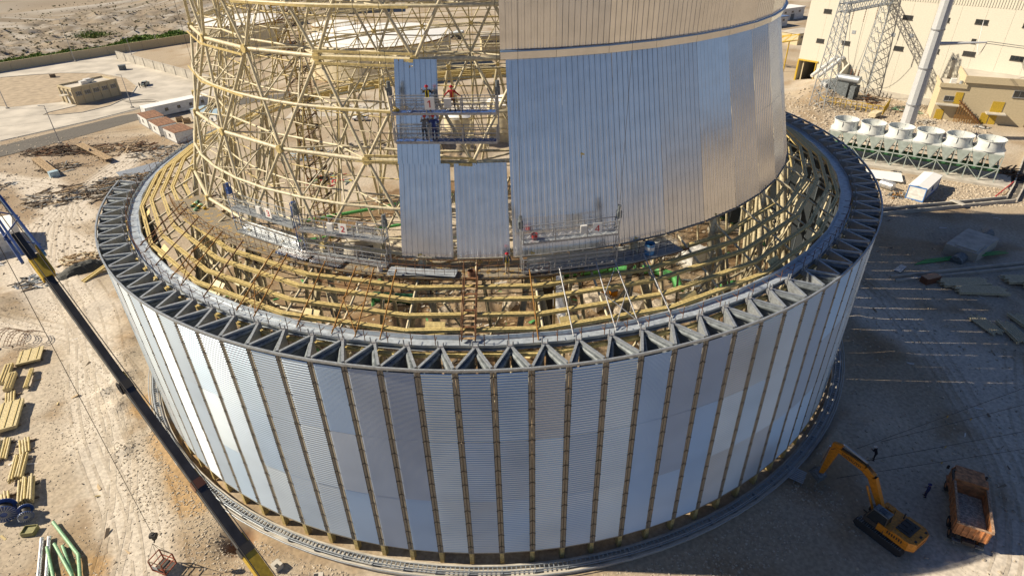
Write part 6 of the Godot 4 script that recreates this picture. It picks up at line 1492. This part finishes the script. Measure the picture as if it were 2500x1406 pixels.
func behind():
	tank("huge cream storage tank with pale domed roof seen through the lattice", -40, -152, 25, 11.5, 1.8)
	tank("cream storage tank with scaffolded rim behind the lattice's left edge", -104, -196, 17, 11.5, 1.4)
	tank("smaller cream tank glimpsed between the two large tanks", -66, -196, 9, 9, 1.0)
	tank("squat cream tank with white dome below platform one", -8.5, -66, 3.4, 7.0, 1.2, false)
	tank("second squat cream tank cut by the cladding edge", 2.5, -70, 4.2, 9.0, 1.2, false)
	tank("slim cream tank standing behind the squat domed tank", -14, -58, 2.0, 5.0, 0.6, false)
	for q in [["low beige pump house right of the huge tank", 2, -176, 14, 9, 6.5, "stucco", "slab"], ["long white-roofed workshop at top centre behind lattice", -22, -330, 40, 16, 8, "stucco", "board"], ["flat cream building at the top left of tower behind lattice", -75, -300, 30, 14, 7, "stucco", "slab"]]:
		var s := thing("plant_building", q[0], "building", V(q[1], 0, q[2]), 0.1)
		box(s, "wall", V(0, q[5] / 2.0, 0), V(q[3], q[5], q[4]), q[6]); box(s, "roof", V(0, q[5] + 0.2, 0), V(q[3] + 0.6, 0.4, q[4] + 0.6), q[7]); box(s, "door", V(q[3] * 0.2, 1.5, q[4] / 2.0 + 0.03), V(2.6, 3, 0.1), "galvd")
		for i in 4: win(s, V(-q[3] * 0.4 + i * q[3] * 0.16, q[5] * 0.65, q[4] / 2.0 + 0.03), V(1.8, 1.2, 0.1), 2)
	sheet_poly("service_road", [[-58, -92], [60, -100], [60, -110], [-58, -104]], 0.05, "slab")
	sheet_poly("tank_apron", [[-75, -178], [20, -186], [22, -196], [-75, -192]], 0.05, "slab")
	var c := thing("parked_car", "white car parked on the road seen through the lattice", "car", V(-36.5, 0.05, -88), 1.5); car_parts(c, "board")
	var mx := thing("mixer_lorry", "small white mixer lorry beyond the huge tank", "truck", V(-16, 0.05, -205), 1.3)
	box(mx, "chassis", V(0, 1.0, 0), V(2.2, 0.5, 7), "dark_steel"); box(mx, "cab", V(0, 2.0, -2.8), V(2.3, 2.0, 1.6), "board"); box(mx, "windscreen", V(0, 2.4, -3.62), V(2.0, 0.8, 0.05), "glass")
	var dr := G.new(); dr.rod(V(0, 2.2, -1.6), V(0, 2.6, 0.6), 0.8, 1.3, 12); dr.rod(V(0, 2.6, 0.6), V(0, 3.2, 3.2), 1.3, 0.6, 12); put(mx, "drum", dr.mesh(), "galv")
	for z in [-2.6, 1.2, 2.5]:
		for s in [-1.0, 1.0]: rod(mx, "wheel", V(s - 0.15, 0.5, z), V(s + 0.15, 0.5, z), 0.5, "rubber")
	heap("dark soil and scrap heap seen through the lattice", -31, -66, 6, 5, 70, 1.8, [0.6, 2.4], ["dark_wood", "dark_steel", "old_wood", "galvd"], 51, "scrap_heap", "scrap_piece")
	heap("bright yellow and green machine parts on ground behind lattice", -35, -45, 5, 4, 50, 1.0, [0.8, 2.6], ["safety", "mint", "galvd", "red", "concrete"], 52, "scrap_heap", "scrap_piece")
	heap("stacked pipes and crates behind the lattice foot", -44, -62, 6, 5, 60, 1.2, [0.8, 3.0], ["concrete", "wood", "pale_blue", "galv"], 53, "scrap_heap", "scrap_piece")
	heap("pallets and panels in a row along the service road", -44, -100, 9, 2.5, 70, 1.4, [0.8, 2.4], ["concrete", "wood", "galvd", "white"], 54, "scrap_heap", "scrap_piece")
	# tall stair scaffold inside the lattice
	var s := thing("scaffold_tower", "tall rusty yellow stair scaffold rising inside the open lattice", "scaffold", V(-27.6, 0, -13.5), 0.35)
	for k in 26:
		var y := k * 2.1
		for x in [-1.6, 0.0, 1.6]:
			for z in [-1.3, 1.3]: rod(s, "standard", V(x, y, z), V(x, y + 2.1, z), 0.055, "orange_rust" if k % 3 == 0 else "scaf_yellow")
		var g := G.new()
		for z in [-1.3, 1.3]:
			g.rod(V(-1.6, y, z), V(1.6, y, z), 0.045, -1, 4); g.rod(V(-1.6, y + 1, z), V(1.6, y + 1, z), 0.03, -1, 4); g.rod(V(-1.6, y, z), V(1.6, y + 2.1, z), 0.03, -1, 4)
		for x in [-1.6, 0.0, 1.6]: g.rod(V(x, y, -1.3), V(x, y, 1.3), 0.045, -1, 4)
		put(s, "ledger", g.mesh(), "rust" if k % 2 else "scaf_yellow")
		bar(s, "stair_flight", V(-1.5, y, 0.3), V(1.5, y + 2.1, 0.3), 0.7, 0.08, "dark_wood")
		if k % 2 == 0: box(s, "landing", V(0.8, y + 0.02, -0.7), V(1.5, 0.05, 1.0), "dark_wood")
	# inside the ring, seen between the purlins
	for q in [["long bright green pipe lying under the grey deck", [V(8, 0.8, -2.2), V(17, 0.8, -3.2), V(24, 1.0, -2.2), V(26.5, 1.0, 0.2), V(26.5, 0.2, 3)], 0.65, "green"], ["dark green pipe section left of the stair catwalk", [V(-18, 0.7, 2.6), V(-12, 0.7, 3.6)], 0.9, "dkgreen"], ["grey foil-wrapped pipe running up the trench", [V(9.5, 0.7, 14), V(8.6, 0.7, 6), V(9.4, 0.7, -3)], 0.85, "foil"], ["second foil-wrapped pipe bend near the ring's foot", [V(2, 0.6, 15), V(6, 0.6, 13.5), V(11, 0.6, 15.5)], 0.8, "foil"], ["green pipe spool in shade at right", [V(32, 0.8, 3), V(33.5, 2.6, 5)], 0.5, "green"], ["slim green pipe run crossing tower floor behind lattice", [V(-34, 2.5, -20), V(-14, 3.2, -26), V(-8, 3.2, -28)], 0.3, "green"], ["second slim green pipe run beside the first", [V(-36, 1.2, -14), V(-12, 2.0, -20)], 0.25, "green"], ["short green pipe drum on the tower floor", [V(-14, 0.7, -16), V(-11.8, 0.7, -16.6)], 0.7, "green"]]:
		var g := G.new(); g.path(q[1], q[2], 12); solo("floor_pipe", g.mesh(), q[3], q[0], "pipe", "pipes inside the ring")
	var yf := thing("shaft_headframe", "yellow box frame above the foil-wrapped pipe trench", "frame", V(6.2, 8.0, 12.0), 0.1)
	for x in [-1.0, 1.0]:
		for z in [-1.0, 1.0]: bar(yf, "post", V(x, -8.2, z), V(x, 1.6, z), 0.22, 0.22, "yellow")
	for y in [0.2, 1.6]:
		for e in [-1.0, 1.0]: bar(yf, "beam", V(-1, y, e), V(1, y, e), 0.24, 0.24, "yellow"); bar(yf, "beam", V(e, y, -1), V(e, y, 1), 0.24, 0.24, "yellow")
	box(yf, "shaft_lining", V(0, -4, 0), V(1.6, 7.6, 1.6), "dark_steel")
	for q in [["left orange toolbox on soil under the purlins", 15.2, 2.9], ["right orange toolbox on soil under the purlins", 17.0, 2.2]]:
		var k := thing("toolbox", q[0], "box", V(q[1], gh(q[1], q[2]), q[2]), 0.4); box(k, "case", V(0, 0.4, 0), V(1.0, 0.8, 0.7), "exc"); box(k, "lid", V(0, 0.84, 0), V(1.06, 0.1, 0.76), "black")
	var wm := thing("pump_skid", "white boxy pump skid below the right purlins", "pump", V(31.5, 0, -5.5), 0.5)
	box(wm, "base", V(0, 0.3, 0), V(6, 0.6, 3), "concrete"); box(wm, "housing", V(-0.8, 1.7, 0), V(3.2, 2.2, 2.4), "white"); rod(wm, "duct", V(1, 1.6, 0), V(3.2, 1.2, 0), 0.9, "white"); box(wm, "cover", V(2.2, 1.0, 0.9), V(1.4, 1.2, 0.8), "galv")
	var ri := 0
	for q in [[13.5, 6.5, 2.2], [19.5, 5.5, 2.8], [11.6, 1.8, 1.4], [22.5, 7.2, 2.2], [17.5, 8.6, 1.8], [25.0, 5.0, 1.6], [1.5, 4.8, 1.3], [-7.5, 6.2, 1.2]]:
		var g := G.new(); g.rock(Vector3.ZERO, V(q[2], q[2] * 0.7, q[2] * 1.1), ri + 60)
		var lab := ["broad boulder beside foil pipe trench", "largest boulder below the grey deck", "small boulder left of the orange toolboxes", "flat boulder right of the largest one", "boulder in front of the largest boulder", "boulder near the green pipe bend", "small boulder left of the yellow frame", "small boulder left of the stair catwalk"]
		solo("boulder", g.mesh(), "rock", lab[ri], "boulder", "boulders inside the ring", "", Transform3D(Basis(), V(q[0], gh(q[0], q[1]) + q[2] * 0.2, q[1]))); ri += 1
	for q in [["long concrete beam pieces lying in trench by right purlins", 24, -7, 60, 8], ["dark scrap in the shaded pit under right purlins", 30, 2, 61, 5], ["cable and pipe clutter on floor left of stair", -10, 2, 62, 7], ["tool clutter on the floor below platform two", -20, -8, 63, 7], ["clutter of panels on tower floor behind platform three", -30, -12, 64, 6]]:
		heap(q[0], q[1], q[2], q[4], q[4] * 0.6, 60, 0.7, [0.5, 2.2], ["concrete", "rock", "galvd", "dark_steel", "cream", "old_wood"], q[3], "floor_clutter", "piece")
	var cn := thing("concrete_funnel", "tan tent-like concrete housing on floor behind platform two", "housing", V(-22, 0, -12), 0.4)
	var cg := G.new(); cg.rod(V(0, -0.2, 0), V(0, 4.2, 0), 3.6, 2.4, 6); put(cn, "body", cg.mesh(), "concrete"); box(cn, "opening", V(0, 1.4, 3.0), V(2.2, 2.8, 0.4), "black"); rod(cn, "cap_pipe", V(0, 4.0, 0), V(0, 5.6, 0), 0.6, "white")
# ---------- loose stones ----------
func stones():
	var g := G.new(); g.rock(Vector3.ZERO, Vector3.ONE, 9)
	var m := g.mesh()
	scatter("gravel", "pale loose stones strewn over the left construction ground", "stones", m, "rock", func(r):
		while true:
			var p := Vector2(r.randf_range(-72, -8), r.randf_range(-5, 52))
			if p.length() > 47.2 and n2.get_noise_2d(p.x * 1.2, p.y * 1.2) + r.randf() * 0.5 > 0.12: return p
		return Vector2.ZERO, 20000, 0.03, 0.13, 71, 0.1)
	scatter("gravel", "pale rubble strewn at the lower middle by the trough", "stones", m, "rock", func(r):
		var a: float = r.randf_range(-55, 40); var d: float = 47.2 + 4.5 * r.randf()
		return Vector2(d * sin(deg_to_rad(a)), d * cos(deg_to_rad(a))), 6000, 0.04, 0.18, 72, 0.1)
	scatter("gravel", "stones in the shade around the excavator", "stones", m, "rock", func(r):
		while true:
			var p := Vector2(r.randf_range(28, 75), r.randf_range(-8, 50))
			if p.length() > 47.2: return p
		return Vector2.ZERO, 3500, 0.06, 0.25, 73, 0.1)
	scatter("gravel", "pale rubble between the white hut and cooler plinth", "stones", m, "rock", func(r): return Vector2(r.randf_range(68, 104), r.randf_range(-36, -22)), 3500, 0.1, 0.4, 74, 0.1)
	scatter("gravel", "rubble around gantry and hall foot", "stones", m, "rock", func(r): return Vector2(r.randf_range(78, 118), r.randf_range(-100, -55)), 3500, 0.15, 0.6, 75, 0.1)
	scatter("gravel", "broken stones in the timber yard", "stones", m, "rock", func(r): return Vector2(r.randf_range(-125, -62), r.randf_range(-82, -12)), 4500, 0.1, 0.4, 76, 0.1)
	scatter("gravel", "soil clods and stones on the tower floor", "stones", m, "rock", func(r):
		var a: float = r.randf() * TAU; var d: float = 41 * sqrt(r.randf()); return Vector2(d * sin(a), d * cos(a)), 4500, 0.08, 0.4, 77, 0.1)
	var lt := G.new(); lt.box(Vector3.ZERO, V(1.6, 0.12, 0.3))
	var lm2 := lt.mesh()
	scatter("site_litter", "offcuts, scraps and litter lying about the left construction ground", "litter", lm2, "vc", func(r):
		while true:
			var p := Vector2(r.randf_range(-120, -30), r.randf_range(-75, 48))
			if p.length() > 47.5: return p
		return Vector2.ZERO, 900, 0.12, 0.9, 81, 0.0, [Color(0.1, 0.08, 0.06), Color(0.4, 0.3, 0.18), Color(0.6, 0.58, 0.55), Color(0.2, 0.15, 0.1), Color(0.5, 0.4, 0.2)])
	scatter("site_litter", "offcuts and scraps lying about the shaded right ground", "litter", lm2, "vc", func(r): return Vector2(r.randf_range(48, 110), r.randf_range(-40, 45)), 500, 0.12, 0.8, 82, 0.0, [Color(0.1, 0.08, 0.06), Color(0.4, 0.3, 0.18), Color(0.6, 0.58, 0.55), Color(0.2, 0.15, 0.1)])
	scatter("site_litter", "tool and timber scraps strewn on the tower floor", "litter", lm2, "vc", func(r):
		var a: float = r.randf() * TAU; var d: float = 40 * sqrt(r.randf()); return Vector2(d * sin(a), d * cos(a)), 900, 0.2, 1.6, 83, 0.0, [Color(0.06, 0.05, 0.04), Color(0.3, 0.22, 0.12), Color(0.5, 0.47, 0.42), Color(0.15, 0.1, 0.06), Color(0.5, 0.4, 0.2), Color(0.08, 0.3, 0.09)])
	var bl := [[-19.5, 44.6, "concrete marker block with dark hollow near the trough"], [-15.6, 45.9, "concrete block beside yellow tape"], [-12.0, 47.6, "tilted concrete block right of yellow tape"], [-8.6, 48.8, "round-topped concrete block nearest frame bottom"]]
	for q in bl:
		var k := thing("concrete_block", q[2], "block", V(q[0], 0, q[1]), q[0]); box(k, "block", V(0, 0.3, 0), V(0.8, 0.6, 0.7), "concrete"); box(k, "hollow", V(0.2, 0.61, 0.1), V(0.35, 0.03, 0.3), "black")
